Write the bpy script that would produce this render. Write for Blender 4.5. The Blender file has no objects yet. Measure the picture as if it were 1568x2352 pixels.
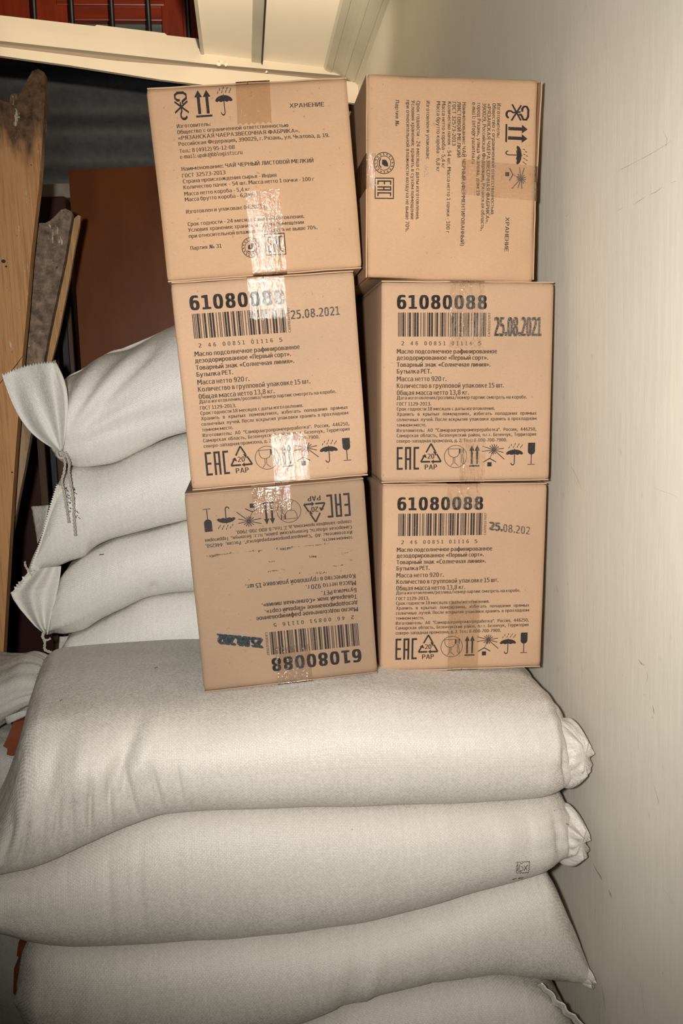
import bpy, bmesh, math, random, os
from mathutils import Vector, Matrix, noise, Euler
from mathutils.bvhtree import BVHTree
from mathutils.geometry import tessellate_polygon

random.seed(7)
scn = bpy.context.scene
col = scn.collection
R_ = math.radians

# ------------------------------------------------------------------ camera, world, light
EYE = 1.22                                   # camera height above the floor
F_PX = 2000.0
YAW, PITCH, ROLL = R_(6.0), R_(8.0), R_(2.2)
f0 = Vector((math.sin(YAW), math.cos(YAW), 0)); x0 = Vector((math.cos(YAW), -math.sin(YAW), 0)); zz = Vector((0, 0, 1))
FW = f0*math.cos(PITCH) - zz*math.sin(PITCH)
u0 = f0*math.sin(PITCH) + zz*math.cos(PITCH)
RT = x0*math.cos(ROLL) - u0*math.sin(ROLL)
UP = u0*math.cos(ROLL) + x0*math.sin(ROLL)
cam_d = bpy.data.cameras.new('camera'); cam = bpy.data.objects.new('camera', cam_d); col.objects.link(cam)
cam_d.sensor_fit = 'VERTICAL'; cam_d.sensor_height = 23.6; cam_d.lens = F_PX/2352*23.6
cam_d.clip_start = 0.01
m3 = Matrix((RT, UP, -FW)).transposed()
cam.matrix_world = Matrix.Translation((0, 0, EYE)) @ m3.to_4x4()
scn.camera = cam

scn.view_settings.view_transform = 'Standard'; scn.view_settings.look = 'None'
scn.view_settings.exposure = 0.0; scn.view_settings.gamma = 1.0; scn.view_settings.use_curve_mapping = False

w = bpy.data.worlds.new('world'); scn.world = w; w.use_nodes = True
w.node_tree.nodes['Background'].inputs[0].default_value = (1.0, 0.92, 0.8, 1)
w.node_tree.nodes['Background'].inputs[1].default_value = 0.055

# the camera's flash, held beside the lens
fl = bpy.data.lights.new('camera_flash', 'SPOT'); flo = bpy.data.objects.new('camera_flash', fl); col.objects.link(flo)
fl.energy = 104; fl.color = (1.0, 0.965, 0.90); fl.shadow_soft_size = 0.022; fl.spot_size = R_(95); fl.spot_blend = 1.0
flo.location = (-0.085, -0.03, EYE+0.035)
def aim(o, target):
    o.rotation_euler = (Vector(target)-o.location).to_track_quat('-Z', 'Y').to_euler()
aim(flo, (0.27, 1.25, EYE-0.02))

def at(px, py, y):                            # the point of depth y that shows at a given place of the photograph
    d = RT*((px-784)/F_PX) - UP*((py-1176)/F_PX) + FW
    d = d*(y/d.y)
    return Vector((d.x, d.y, d.z+EYE))
def on_plane(px, py, p0, n):
    d = RT*((px-784)/F_PX) - UP*((py-1176)/F_PX) + FW
    o = Vector((0, 0, EYE)); t = (Vector(p0)-o).dot(n)/d.dot(n)
    return o+d*t

# ------------------------------------------------------------------ helpers
def tag(o, label=None, cat=None, group=None, kind=None):
    if label: o['label'] = label
    if cat: o['category'] = cat
    if group: o['group'] = group
    if kind: o['kind'] = kind
    return o
def empty(name, loc=(0, 0, 0)):
    o = bpy.data.objects.new(name, None); o.location = loc; o.empty_display_size = .05; col.objects.link(o); return o
def mesh_obj(name, verts, faces, mat, parent=None, smooth=False, uvs=None):
    me = bpy.data.meshes.new(name); me.from_pydata([tuple(v) for v in verts], [], faces); me.update()
    if smooth: me.polygons.foreach_set('use_smooth', [True]*len(me.polygons))
    if uvs is not None:
        l = me.uv_layers.new(name='UVMap')
        for li, lp in enumerate(me.loops): l.data[li].uv = uvs[lp.vertex_index]
    me.materials.append(mat)
    o = bpy.data.objects.new(name, me); col.objects.link(o)
    if parent is not None: o.parent = parent
    return o
def bm_obj(name, bm, mat, parent=None, smooth=False):
    bmesh.ops.recalc_face_normals(bm, faces=bm.faces)
    me = bpy.data.meshes.new(name); bm.to_mesh(me); bm.free()
    if smooth: me.polygons.foreach_set('use_smooth', [True]*len(me.polygons))
    me.materials.append(mat)
    o = bpy.data.objects.new(name, me); col.objects.link(o)
    if parent is not None: o.parent = parent
    return o
def add_box(bm, c, s, bevel=0.0, rot=None):
    r = bmesh.ops.create_cube(bm, size=1.0)
    vs = r['verts']
    for v in vs:
        p = Vector((v.co.x*s[0], v.co.y*s[1], v.co.z*s[2]))
        if rot is not None: p = rot @ p
        v.co = p + Vector(c)
    if bevel > 0:
        es = {e for v in vs for e in v.link_edges}
        bmesh.ops.bevel(bm, geom=list(es), offset=bevel, segments=2, affect='EDGES', profile=.5)
def box(name, lo, hi, mat, parent=None, bevel=0.0):
    bm = bmesh.new(); lo = Vector(lo); hi = Vector(hi)
    add_box(bm, (lo+hi)/2, hi-lo, bevel)
    return bm_obj(name, bm, mat, parent)
def prism(name, front, offset, mat, parent=None, bevel=0.0):
    """A slab: outline points (3D) and the vector to its back face."""
    bm = bmesh.new(); off = Vector(offset)
    a = [bm.verts.new(p) for p in front]; b = [bm.verts.new(Vector(p)+off) for p in front]
    bm.faces.new(a); bm.faces.new(b[::-1]); n = len(a)
    for i in range(n): bm.faces.new((a[i], b[i], b[(i+1) % n], a[(i+1) % n]))
    bm.normal_update()
    bmesh.ops.triangulate(bm, faces=[f for f in bm.faces if len(f.verts) > 4], ngon_method='EAR_CLIP')
    return bm_obj(name, bm, mat, parent)
def tube_geo(pts, r, n=8, V=None, Fc=None):
    V = [] if V is None else V; Fc = [] if Fc is None else Fc
    pts = [Vector(p) for p in pts]; base = len(V); up = Vector((0.13, 0.2, .97))
    for i, p in enumerate(pts):
        t = (pts[min(i+1, len(pts)-1)]-pts[max(i-1, 0)]).normalized()
        a = t.cross(up)
        if a.length < 1e-3: a = t.cross(Vector((1, 0, 0)))
        a.normalize(); b = t.cross(a)
        rr = r(i/(len(pts)-1)) if callable(r) else r
        for k in range(n):
            an = 2*math.pi*k/n; V.append(p+(a*math.cos(an)+b*math.sin(an))*rr)
    for i in range(len(pts)-1):
        for k in range(n):
            Fc.append((base+i*n+k, base+i*n+(k+1) % n, base+(i+1)*n+(k+1) % n, base+(i+1)*n+k))
    Fc.append(tuple(base+k for k in range(n))[::-1]); Fc.append(tuple(base+(len(pts)-1)*n+k for k in range(n)))
    return V, Fc
def spline(pts, n):
    pts = [Vector(p) for p in pts]; out = []
    m = len(pts)-1
    for i in range(n):
        t = i/(n-1)*m; k = min(int(t), m-1); s = t-k
        p0, p1, p2, p3 = pts[max(k-1, 0)], pts[k], pts[k+1], pts[min(k+2, m)]
        out.append(0.5*((2*p1)+(p2-p0)*s+(2*p0-5*p1+4*p2-p3)*s*s+(3*p1-p0-3*p2+p3)*s**3))
    return out
def twine(name, pts, mat, parent, r=.0016, n=60, twist=260):
    """Two strands laid around each other along a path."""
    c = spline(pts, n); V = []; Fc = []; L = 0; up = Vector((.1, .3, .95))
    lens = [0]
    for i in range(1, n): lens.append(lens[-1]+(c[i]-c[i-1]).length)
    for s in (0, math.pi):
        q = []
        for i in range(n):
            t = (c[min(i+1, n-1)]-c[max(i-1, 0)]).normalized(); a = t.cross(up).normalized(); b = t.cross(a)
            an = lens[i]*twist*2+s; q.append(c[i]+(a*math.cos(an)+b*math.sin(an))*r*.75)
        tube_geo(q, r*.8, 6, V, Fc)
    return mesh_obj(name, V, Fc, mat, parent, True)
def sm(a, b, x):
    t = min(max((x-a)/(b-a), 0), 1); return t*t*(3-2*t)

# ------------------------------------------------------------------ materials
def srgb(r, g, b):
    f = lambda c: (c/255/12.92 if c/255 <= .04045 else ((c/255+.055)/1.055)**2.4)
    return (f(r), f(g), f(b), 1)
class NT:
    def __init__(s, name):
        s.m = bpy.data.materials.new(name); s.m.use_nodes = True; s.t = s.m.node_tree
        s.p = s.t.nodes['Principled BSDF']; s.out = s.t.nodes['Material Output']
    def n(s, typ, **kw):
        x = s.t.nodes.new(typ)
        for k, v in kw.items():
            if k.startswith('i_'):
                key = k[2:]; key = int(key) if key.isdigit() else key.replace('_', ' ')
                x.inputs[key].default_value = v
            else: setattr(x, k, v)
        return x
    def l(s, a, b): s.t.links.new(a, b); return s
    def tex(s, kind='Object'): return s.n('ShaderNodeTexCoord').outputs[kind]
    def mapping(s, src, scale=(1, 1, 1), loc=(0, 0, 0), rot=(0, 0, 0)):
        m = s.n('ShaderNodeMapping'); m.inputs['Scale'].default_value = scale; m.inputs['Location'].default_value = loc; m.inputs['Rotation'].default_value = rot
        s.l(src, m.inputs[0]); return m.outputs[0]
    def noise(s, src, scale, detail=4, rough=.55, out='Fac'):
        x = s.n('ShaderNodeTexNoise'); x.inputs['Scale'].default_value = scale; x.inputs['Detail'].default_value = detail; x.inputs['Roughness'].default_value = rough
        s.l(src, x.inputs['Vector']); return x.outputs[out]
    def ramp(s, src, stops):
        x = s.n('ShaderNodeValToRGB'); e = x.color_ramp.elements
        while len(e) < len(stops): e.new(.5)
        for i, (p, c) in enumerate(stops):
            e[i].position = p; e[i].color = c if len(c) == 4 else (*c, 1)
        s.l(src, x.inputs[0]); return x.outputs[0]
    def math(s, op, a, b=None):
        x = s.n('ShaderNodeMath', operation=op)
        for i, v in enumerate((a, b)):
            if v is None: continue
            if hasattr(v, 'is_output') or isinstance(v, bpy.types.NodeSocket): s.l(v, x.inputs[i])
            else: x.inputs[i].default_value = v
        return x.outputs[0]
    def mix(s, fac, a, b, blend='MIX'):
        x = s.n('ShaderNodeMix', data_type='RGBA', blend_type=blend)
        for i, v in ((0, fac), (6, a), (7, b)):
            if isinstance(v, bpy.types.NodeSocket): s.l(v, x.inputs[i])
            else: x.inputs[i].default_value = v
        return x.outputs[2]
    def bump(s, h, strength=.3, dist=.001, normal=None):
        x = s.n('ShaderNodeBump'); x.inputs['Strength'].default_value = strength; x.inputs['Distance'].default_value = dist
        s.l(h, x.inputs['Height'])
        if normal is not None: s.l(normal, x.inputs['Normal'])
        return x.outputs[0]
    def base(s, c, rough=.6, spec=.5):
        if isinstance(c, bpy.types.NodeSocket): s.l(c, s.p.inputs['Base Color'])
        else: s.p.inputs['Base Color'].default_value = c
        if isinstance(rough, bpy.types.NodeSocket): s.l(rough, s.p.inputs['Roughness'])
        else: s.p.inputs['Roughness'].default_value = rough
        s.p.inputs['Specular IOR Level'].default_value = spec
        return s
    def nrm(s, x): s.l(x, s.p.inputs['Normal']); return s

def mat_plain(name, c, rough=.6, spec=.4, var=.06, scale=30):
    t = NT(name); nz = t.noise(t.tex(), scale)
    c2 = tuple(v*(1-var*3) for v in c[:3])+(1,)
    t.base(t.ramp(nz, [(.3, c2), (.7, c)]), rough, spec); return t.m

def mat_card(name, c, seed):
    t = NT(name); o = t.mapping(t.tex(), loc=(seed*3.1, seed*1.7, seed))
    blot = t.noise(o, 7, 4); fib = t.noise(t.mapping(o, (260, 260, 900)), 1.0, 3); fine = t.noise(o, 420, 2)
    dark = tuple(v*.86 for v in c[:3])+(1,); lite = tuple(min(v*1.06, 1) for v in c[:3])+(1,)
    a = t.ramp(blot, [(.3, dark), (.62, c), (.8, lite)])
    b = t.mix(.35, a, t.ramp(fib, [(.25, tuple(v*.72 for v in c[:3])+(1,)), (.75, lite)]), 'MIX')
    speck = t.ramp(t.noise(o, 160, 2), [(.70, (1, 1, 1)), (.76, (.72, .68, .64))])
    t.base(t.mix(1.0, b, speck, 'MULTIPLY'), .72, .25)
    flute = t.n('ShaderNodeTexWave', wave_type='BANDS', bands_direction='X'); flute.inputs['Scale'].default_value = 45; flute.inputs['Distortion'].default_value = .4
    t.l(o, flute.inputs[0])
    n1 = t.bump(flute.outputs[1], .05, .0006); n2 = t.bump(fine, .12, .0006, n1); n3 = t.bump(blot, .25, .004, n2)
    t.nrm(n3); return t.m
M = {}
M['card_a'] = mat_card('cardboard_tan', srgb(182, 146, 114), 1)
M['card_b'] = mat_card('cardboard_brown', srgb(174, 142, 115), 2)
M['card_c'] = mat_card('cardboard_dull', srgb(144, 119, 97), 3)
M['card_edge'] = mat_card('cardboard_cut_edge', srgb(166, 122, 84), 4)

def mat_ink(name, c, thin=0.0, scale=500, worn=None):
    """Printing ink; 'thin' lets the board show through in specks, 'worn' names a rubbed band in the print's own height."""
    t = NT(name); t.base(c, .75, .2)
    o = t.tex(); fac = None
    tr = t.n('ShaderNodeBsdfTransparent'); mx = t.n('ShaderNodeMixShader')
    nz = t.noise(o, scale, 3, .6)
    a = t.math('GREATER_THAN', nz, 1-thin) if thin else None
    if worn:
        sx = t.n('ShaderNodeSeparateXYZ'); t.l(o, sx.inputs[0])
        z0, z1, x0_, x1_ = worn
        mr = t.n('ShaderNodeMapRange', interpolation_type='SMOOTHSTEP'); t.l(sx.outputs[2], mr.inputs[0])
        dz = t.math('ABSOLUTE', t.math('SUBTRACT', sx.outputs[2], (z0+z1)/2))
        mr.inputs[1].default_value = (z1-z0)/2+.012; mr.inputs[2].default_value = (z1-z0)/2-.006; t.l(dz, mr.inputs[0])
        big = t.noise(t.mapping(o, (1, 1, 3)), 38, 4, .7)
        v = t.math('GREATER_THAN', t.math('ADD', t.math('MULTIPLY', mr.outputs[0], .66), t.math('MULTIPLY', big, .6)), .895)
        a = v if a is None else t.math('MAXIMUM', a, v)
    if a is not None:
        t.l(a, mx.inputs[0]); t.l(t.p.outputs[0], mx.inputs[1]); t.l(tr.outputs[0], mx.inputs[2]); t.l(mx.outputs[0], t.out.inputs[0])
    return t.m
M['ink'] = mat_ink('black_print', srgb(44, 38, 36), .33, 900)
M['ink_grey'] = mat_ink('grey_print', srgb(66, 58, 53), .33, 900)
M['ink_worn'] = mat_ink('rubbed_print', srgb(50, 44, 42), .33, 900, worn=(.150, .198, 0, 1))
M['stamp'] = mat_ink('grey_stamp_ink', srgb(88, 82, 77), .43, 800)
M['stamp_dark'] = mat_ink('dark_stamp_ink', srgb(50, 58, 62), .37, 600)
M['stamp_pale'] = mat_ink('pale_stamp_ink', srgb(140, 142, 142), .5, 420)

def mat_tape(name, crinkle, tint, seed=0):
    """Clear parcel tape: a thin tinted film that lets the board show and mirrors the light from its crinkles."""
    t = NT(name); t.t.nodes.remove(t.p)
    tr = t.n('ShaderNodeBsdfTransparent'); tr.inputs[0].default_value = tint
    gl = t.n('ShaderNodeBsdfGlossy'); gl.inputs['Roughness'].default_value = .085; gl.inputs[0].default_value = (1, .98, .95, 1)
    o = t.mapping(t.tex(), loc=(seed*2.3, seed, seed*.7))
    h1 = t.noise(t.mapping(o, (1, 1, 2.2)), 130, 4, .65); h2 = t.noise(t.mapping(o, (2.5, 2.5, 1)), 22, 4, .6)
    b1 = t.bump(h1, 1.0, .0020*crinkle); b2 = t.bump(h2, 1.0, .007*crinkle, b1)
    t.l(b2, gl.inputs['Normal'])
    lw = t.n('ShaderNodeFresnel'); lw.inputs[0].default_value = 1.5; t.l(b2, lw.inputs['Normal'])
    fac = t.math('ADD', t.math('MULTIPLY', lw.outputs[0], 1.0), .07)
    mx = t.n('ShaderNodeMixShader'); t.l(fac, mx.inputs[0]); t.l(tr.outputs[0], mx.inputs[1]); t.l(gl.outputs[0], mx.inputs[2])
    t.l(mx.outputs[0], t.out.inputs[0]); return t.m
M['tape_crinkled'] = mat_tape('crinkled_clear_tape', .62, (.955, .93, .885, 1), 1)
M['tape_flat'] = mat_tape('flat_clear_tape', .34, (.945, .91, .85, 1), 2)

def mat_sack(name, c, rough=.42):
    """Woven polypropylene: flat tapes over and under each other, every tape tilted a little differently."""
    t = NT(name); uv = t.tex('UV')
    P = 1/.0022
    m = t.mapping(uv, (P, P, 1)); sx = t.n('ShaderNodeSeparateXYZ'); t.l(m, sx.inputs[0])
    du = t.math('ABSOLUTE', t.math('SINE', t.math('MULTIPLY', sx.outputs[0], math.pi)))
    dv = t.math('ABSOLUTE', t.math('SINE', t.math('MULTIPLY', sx.outputs[1], math.pi)))
    ck = t.n('ShaderNodeTexChecker'); ck.inputs['Scale'].default_value = 1.0; t.l(m, ck.inputs[0])
    ck.inputs[1].default_value = (0, 0, 0, 1); ck.inputs[2].default_value = (1, 1, 1, 1)
    over = ck.outputs[1]
    h = t.math('ADD', t.math('MULTIPLY', over, du), t.math('MULTIPLY', t.math('SUBTRACT', 1.0, over), t.math('MULTIPLY', dv, .75)))
    fl = t.n('ShaderNodeVectorMath', operation='FLOOR'); t.l(m, fl.inputs[0])
    wn = t.n('ShaderNodeTexWhiteNoise', noise_dimensions='2D'); t.l(fl.outputs[0], wn.inputs[0])
    tilt = t.mix(.10, (.5, .5, 1, 1), wn.outputs[1])
    nm = t.n('ShaderNodeNormalMap'); nm.inputs[0].default_value = 1.0; t.l(tilt, nm.inputs[1])
    fold = t.noise(t.mapping(uv, (9, 3, 1)), 4, 4)
    b0 = t.bump(fold, .18, .012, nm.outputs[0])
    b1 = t.bump(h, .45, .0005, b0); t.nrm(b1)
    streak = t.noise(t.mapping(uv, (120, 2, 1)), 1.5, 3); streak2 = t.noise(t.mapping(uv, (2, 150, 1)), 1.5, 3)
    dirt = t.noise(uv, 6, 5)
    a = t.ramp(dirt, [(.3, tuple(v*.95 for v in c[:3])+(1,)), (.65, c)])
    a = t.mix(.35, a, t.ramp(streak, [(.3, (.86, .85, .83)), (.7, (1, 1, 1))]), 'MULTIPLY')
    a = t.mix(.25, a, t.ramp(streak2, [(.3, (.86, .85, .83)), (.7, (1, 1, 1))]), 'MULTIPLY')
    gap = t.ramp(h, [(.02, (.86, .85, .83)), (.35, (1, 1, 1))])
    t.base(t.mix(1.0, a, gap, 'MULTIPLY'), rough, .38)
    t.p.inputs['Sheen Weight'].default_value = .05
    return t.m
M['sack'] = mat_sack('white_woven_sack', srgb(202, 196, 187), .46)
M['sack_back'] = mat_sack('white_woven_sack_clean', srgb(230, 227, 220), .42)
M['sack_old'] = mat_sack('grey_woven_sack', srgb(196, 193, 185), .45)
M['twine'] = mat_plain('white_twine', srgb(196, 190, 178), .7, .3, .08, 400)
M['sack_ink'] = mat_ink('sack_print', srgb(52, 50, 50), .42, 600)

def mat_wall():
    t = NT('painted_wall'); o = t.tex()
    v = t.noise(t.mapping(o, (40, 60, 7)), 1.6, 4); big = t.noise(o, 2.4, 4); fine = t.noise(o, 90, 3)
    a = t.ramp(big, [(.3, srgb(210, 203, 189)), (.7, srgb(221, 214, 200))])
    a = t.mix(.25, a, t.ramp(v, [(.3, (.84, .84, .84)), (.7, (1, 1, 1))]), 'MULTIPLY')
    spots = t.ramp(t.noise(o, 34, 2), [(.70, (1, 1, 1)), (.80, (.86, .83, .79))])
    t.base(t.mix(1, a, spots, 'MULTIPLY'), .48, .35)
    b = t.bump(v, .20, .002); b = t.bump(fine, .10, .0015, b); b = t.bump(big, .2, .02, b); t.nrm(b); return t.m
M['wall'] = mat_wall()
M['scuff'] = mat_plain('dark_scuff', srgb(150, 139, 124), .8, .2, .1, 200)
M['scuff_pale'] = mat_plain('pale_scuff', srgb(196, 186, 170), .8, .2, .05, 200)
M['scuff_red'] = mat_plain('red_scuff', srgb(190, 160, 140), .8, .2, .1, 200)
M['cream'] = mat_plain('cream_plastic', srgb(188, 177, 160), .38, .45, .02, 6)
M['panel'] = mat_plain('cream_ceiling_panel', srgb(250, 240, 220), .4, .4, .02, 4)
M['profile'] = mat_plain('grey_plastic_profile', srgb(186, 180, 164), .3, .5, .02, 9)
M['groove'] = mat_plain('groove_shade_tint', srgb(128, 114, 98), .6, .3, .03, 8)  # darker tan puts the shadow of the lintel recess into its colour
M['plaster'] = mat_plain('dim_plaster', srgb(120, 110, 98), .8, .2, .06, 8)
M['floor'] = mat_plain('concrete_floor', srgb(96, 90, 84), .85, .2, .1, 12)
M['crumb'] = mat_plain('plaster_crumb', srgb(225, 212, 190), .9, .1, .1, 300)

def mat_wood(name, stops, grain=(60, 60, 3), rough=.6, seed=0, bumps=.3, spec=.3):
    t = NT(name); o = t.mapping(t.tex(), loc=(seed, seed*.7, seed*1.3))
    g = t.noise(t.mapping(o, grain), 1.2, 6, .62)
    t.base(t.ramp(g, stops), rough, spec); t.nrm(t.bump(g, bumps, .002)); return t.m
M['redwood'] = mat_wood('red_varnished_wood', [(.3, srgb(84, 24, 9)), (.6, srgb(108, 35, 14)), (.8, srgb(120, 45, 19))], (25, 25, 3), .35, 1, .05, .5)
M['redwood_x'] = mat_wood('red_varnished_rail', [(.3, srgb(84, 24, 9)), (.6, srgb(108, 35, 14)), (.8, srgb(120, 45, 19))], (3, 25, 25), .35, 2, .05, .5)
M['iron'] = mat_plain('black_iron', srgb(20, 18, 20), .5, .4)
def mat_glass():
    t = NT('window_glass'); t.base(srgb(70, 78, 76), .08, .6); return t.m
M['glass'] = mat_glass()
def mat_oldboard(name, light, dark, stain_z, seed):
    """Old painted board: bare tan wood with grain, grey-black rot at the top, flakes of white paint."""
    t = NT(name); o = t.tex(); q = t.mapping(o, loc=(seed, 0, seed*.37))
    g = t.noise(t.mapping(q, (150, 150, 5)), 1.2, 7, .72)
    wood = t.ramp(g, [(.28, tuple(v*.5 for v in light[:3])+(1,)), (.5, light), (.78, tuple(min(v*1.18, 1) for v in light[:3])+(1,))])
    rot = t.ramp(t.noise(q, 55, 5, .7), [(.35, tuple(v*.3 for v in dark[:3])+(1,)), (.6, dark), (.75, tuple(min(v*1.7, 1) for v in dark[:3])+(1,))])
    sx = t.n('ShaderNodeSeparateXYZ'); t.l(o, sx.inputs[0])
    mr = t.n('ShaderNodeMapRange', interpolation_type='SMOOTHSTEP'); mr.inputs[1].default_value = stain_z[0]; mr.inputs[2].default_value = stain_z[1]; t.l(sx.outputs[2], mr.inputs[0])
    sh = t.noise(t.mapping(q, (18, 18, 4)), 1, 5, .6)
    k = t.math('ADD', mr.outputs[0], t.math('MULTIPLY', t.math('SUBTRACT', sh, .5), 1.5))
    kk = t.ramp(k, [(.38, (0, 0, 0)), (.60, (1, 1, 1))])
    a = t.mix(kk, wood, rot)
    fl = t.math('MULTIPLY', t.noise(t.mapping(q, (40, 40, 11)), 1.0, 6, .75), 1.0)
    a = t.mix(t.ramp(fl, [(.615, (0, 0, 0)), (.635, (1, 1, 1))]), a, srgb(186, 176, 150))
    hole = t.ramp(t.noise(q, 95, 2), [(.715, (1, 1, 1)), (.74, (.25, .18, .12))])
    t.base(t.mix(1, a, hole, 'MULTIPLY'), .75, .25)
    t.nrm(t.bump(g, .5, .002, t.bump(fl, .4, .003))); return t.m
M['board'] = mat_oldboard('old_tan_board', srgb(186, 138, 92), srgb(112, 82, 58), (EYE+.28, EYE+.66), 3)
M['board_grey'] = mat_oldboard('weathered_grey_board', srgb(166, 138, 112), srgb(132, 112, 94), (EYE-.5, EYE+.5), 8)
M['board_edge'] = mat_oldboard('splintered_strip', srgb(172, 132, 92), srgb(100, 78, 60), (EYE+.2, EYE+.55), 11)
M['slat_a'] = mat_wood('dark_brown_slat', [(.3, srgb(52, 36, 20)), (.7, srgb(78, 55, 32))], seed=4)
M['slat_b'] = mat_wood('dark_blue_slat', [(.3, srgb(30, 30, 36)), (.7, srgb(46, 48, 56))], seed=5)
M['hardboard'] = mat_wood('brown_hardboard', [(.25, srgb(84, 42, 12)), (.55, srgb(96, 50, 15)), (.8, srgb(106, 58, 20))], (14, 14, 5), .42, 6, .04, .12)
M['slate'] = mat_plain('dark_corrugated_sheet', srgb(50, 52, 58), .75, .2, .1, 40)
M['greybar'] = mat_plain('grey_batten', srgb(150, 140, 128), .7, .2, .1, 30)
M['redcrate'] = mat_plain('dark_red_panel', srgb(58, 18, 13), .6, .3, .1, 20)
M['scrap'] = mat_wood('red_brown_scrap', [(.3, srgb(112, 56, 34)), (.7, srgb(132, 70, 44))], (20, 20, 20), .7, 9, .2)

# ------------------------------------------------------------------ the room
XW = .466                                     # the right wall
ZC = EYE+1.13                                 # ceiling
fo = box('floor', (-1.7, -.6, -.06), (XW+.1, 3.6, 0), M['floor']); tag(fo, kind='structure')
wr = box('wall_right', (XW, -.6, 0), (XW+.1, 3.6, ZC+.75), M['wall']); tag(wr, kind='structure')
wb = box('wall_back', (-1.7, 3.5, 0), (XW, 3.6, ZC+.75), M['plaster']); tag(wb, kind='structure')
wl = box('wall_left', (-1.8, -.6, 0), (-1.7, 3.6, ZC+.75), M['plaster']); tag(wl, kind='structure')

def on_wall(px, py, lift=.0001):
    d = RT*((px-784)/F_PX) - UP*((py-1176)/F_PX) + FW
    t = XW/d.x; return Vector((XW-lift, d.y*t, d.z*t+EYE))
def scuff(poly, mat, w=2.2, lift=.00012):
    """A thin mark following a line of points on the wall."""
    V = []; n = len(poly)
    for i, (x, y) in enumerate(poly):
        a = poly[max(i-1, 0)]; b = poly[min(i+1, n-1)]
        dx, dy = b[0]-a[0], b[1]-a[1]; L = math.hypot(dx, dy) or 1
        ww = .75*w*(.35+.65*random.random())*(0.25 if i in (0, n-1) else 1)
        for s in (-1, 1): V.append(on_wall(x-dy/L*ww*s, y+dx/L*ww*s, lift))
    F = [(2*i, 2*i+2, 2*i+3, 2*i+1) for i in range(n-1)]
    mesh_obj('scuff_mark', V, F, mat, wr)
for poly, mt, wd in [
    ([(1420, 393), (1455, 374), (1490, 356), (1530, 332), (1542, 322)], 'scuff_pale', 1.8),
    ([(1426, 389), (1446, 379)], 'scuff', 2.0),
    ([(1522, 300), (1532, 320), (1528, 340)], 'scuff_pale', 3), ([(1455, 470), (1468, 461), (1482, 452)], 'scuff_red', 2.2),
    ([(1492, 447), (1506, 441), (1520, 430)], 'scuff_red', 2.4), ([(1418, 485), (1430, 476)], 'scuff_red', 2), ([(1540, 420), (1552, 416)], 'scuff_red', 2.5),
    ([(1300, 497), (1306, 490)], 'scuff_red', 2.2),
    ([(1310, 1070), (1322, 1090), (1336, 1126)], 'scuff_pale', 2), ([(1466, 1514), (1472, 1524), (1480, 1528)], 'scuff', 2.2),
    ([(1428, 1549), (1431, 1552)], 'scuff', 2.2), ([(1484, 1540), (1487, 1556), (1482, 1572)], 'scuff_pale', 1.6),
    ([(1498, 1620), (1501, 1632), (1502, 1640)], 'scuff', 2.6), ([(1496, 1646), (1500, 1650)], 'scuff', 3.4), ([(1478, 1594), (1480, 1598)], 'scuff', 1.8),
    ([(1362, 1984), (1370, 2000), (1378, 2012), (1383, 2022)], 'scuff', 1.8), ([(1398, 2044), (1401, 2054), (1404, 2062)], 'scuff_red', 3.2),
    ([(1367, 2088), (1366, 2098)], 'scuff', 1.4), ([(1464, 1680), (1466, 1720)], 'scuff_pale', 1.8), ([(1500, 1800), (1512, 1840), (1510, 1850)], 'scuff_pale', 2.4),
    ([(1381, 2262), (1386, 2290), (1390, 2325)], 'scuff_pale', 3), ([(1470, 2250), (1480, 2330)], 'scuff_pale', 2.0), ([(1520, 2233), (1523, 2237)], 'scuff', 1.8),
    ([(1348, 1735), (1352, 1760), (1350, 1790)], 'scuff_pale', 3), ([(1335, 1925), (1345, 1945), (1340, 1965)], 'scuff_pale', 4),
    ([(1302, 1335), (1304, 1345)], 'scuff_pale', 2.5), ([(1500, 1120), (1540, 1135), (1556, 1142)], 'scuff_pale', 1.6), ([(1520, 2035), (1545, 2075)], 'scuff_pale', 1.5)]:
    scuff(poly, M[mt], wd)

# lowered ceiling of plastic panels with its joint strip and cornice
ce = box('ceiling', (-.085, .2, ZC+.008), (XW, 3.40, ZC+.03), M['panel']); tag(ce, kind='structure')
box('ceiling_panel', (-.075, .2, ZC), (.088, 3.38, ZC+.008), M['panel'], ce)
box('ceiling_panel', (.122, .2, ZC), (.345, 3.38, ZC+.008), M['panel'], ce)
box('edge_strip', (-.085, .2, ZC-.004), (-.074, 3.38, ZC+.030), M['profile'], ce, .001)
box('joint_strip', (.084, .2, ZC-.010), (.118, 3.36, ZC+.008), M['profile'], ce, .002)
box('joint_lip', (.1175, .2, ZC-.014), (.1215, 3.36, ZC+.008), M['slat_b'], ce)
prof = [(.338, .001), (.345, -.010), (.366, -.016), (.369, -.013), (.385, -.016), (.40, -.021), (.414, -.028), (.417, -.026), (.45, -.038), (.453, -.036), (XW, -.046), (XW, .004)]
V = []; Fc = []
for y in (.2, 3.38):
    V += [Vector((x, y, ZC+z)) for x, z in prof]
n = len(prof)
for i in range(n): Fc.append((i, (i+1) % n, n+(i+1) % n, n+i))
Fc += [tuple(range(n))[::-1], tuple(range(n, 2*n))]
mesh_obj('cornice', V, Fc, M['profile'], ce)
up = box('ceiling_high', (-1.7, -.6, ZC+.75), (XW+.1, 3.6, ZC+.8), M['plaster']); tag(up, kind='structure')

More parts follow.
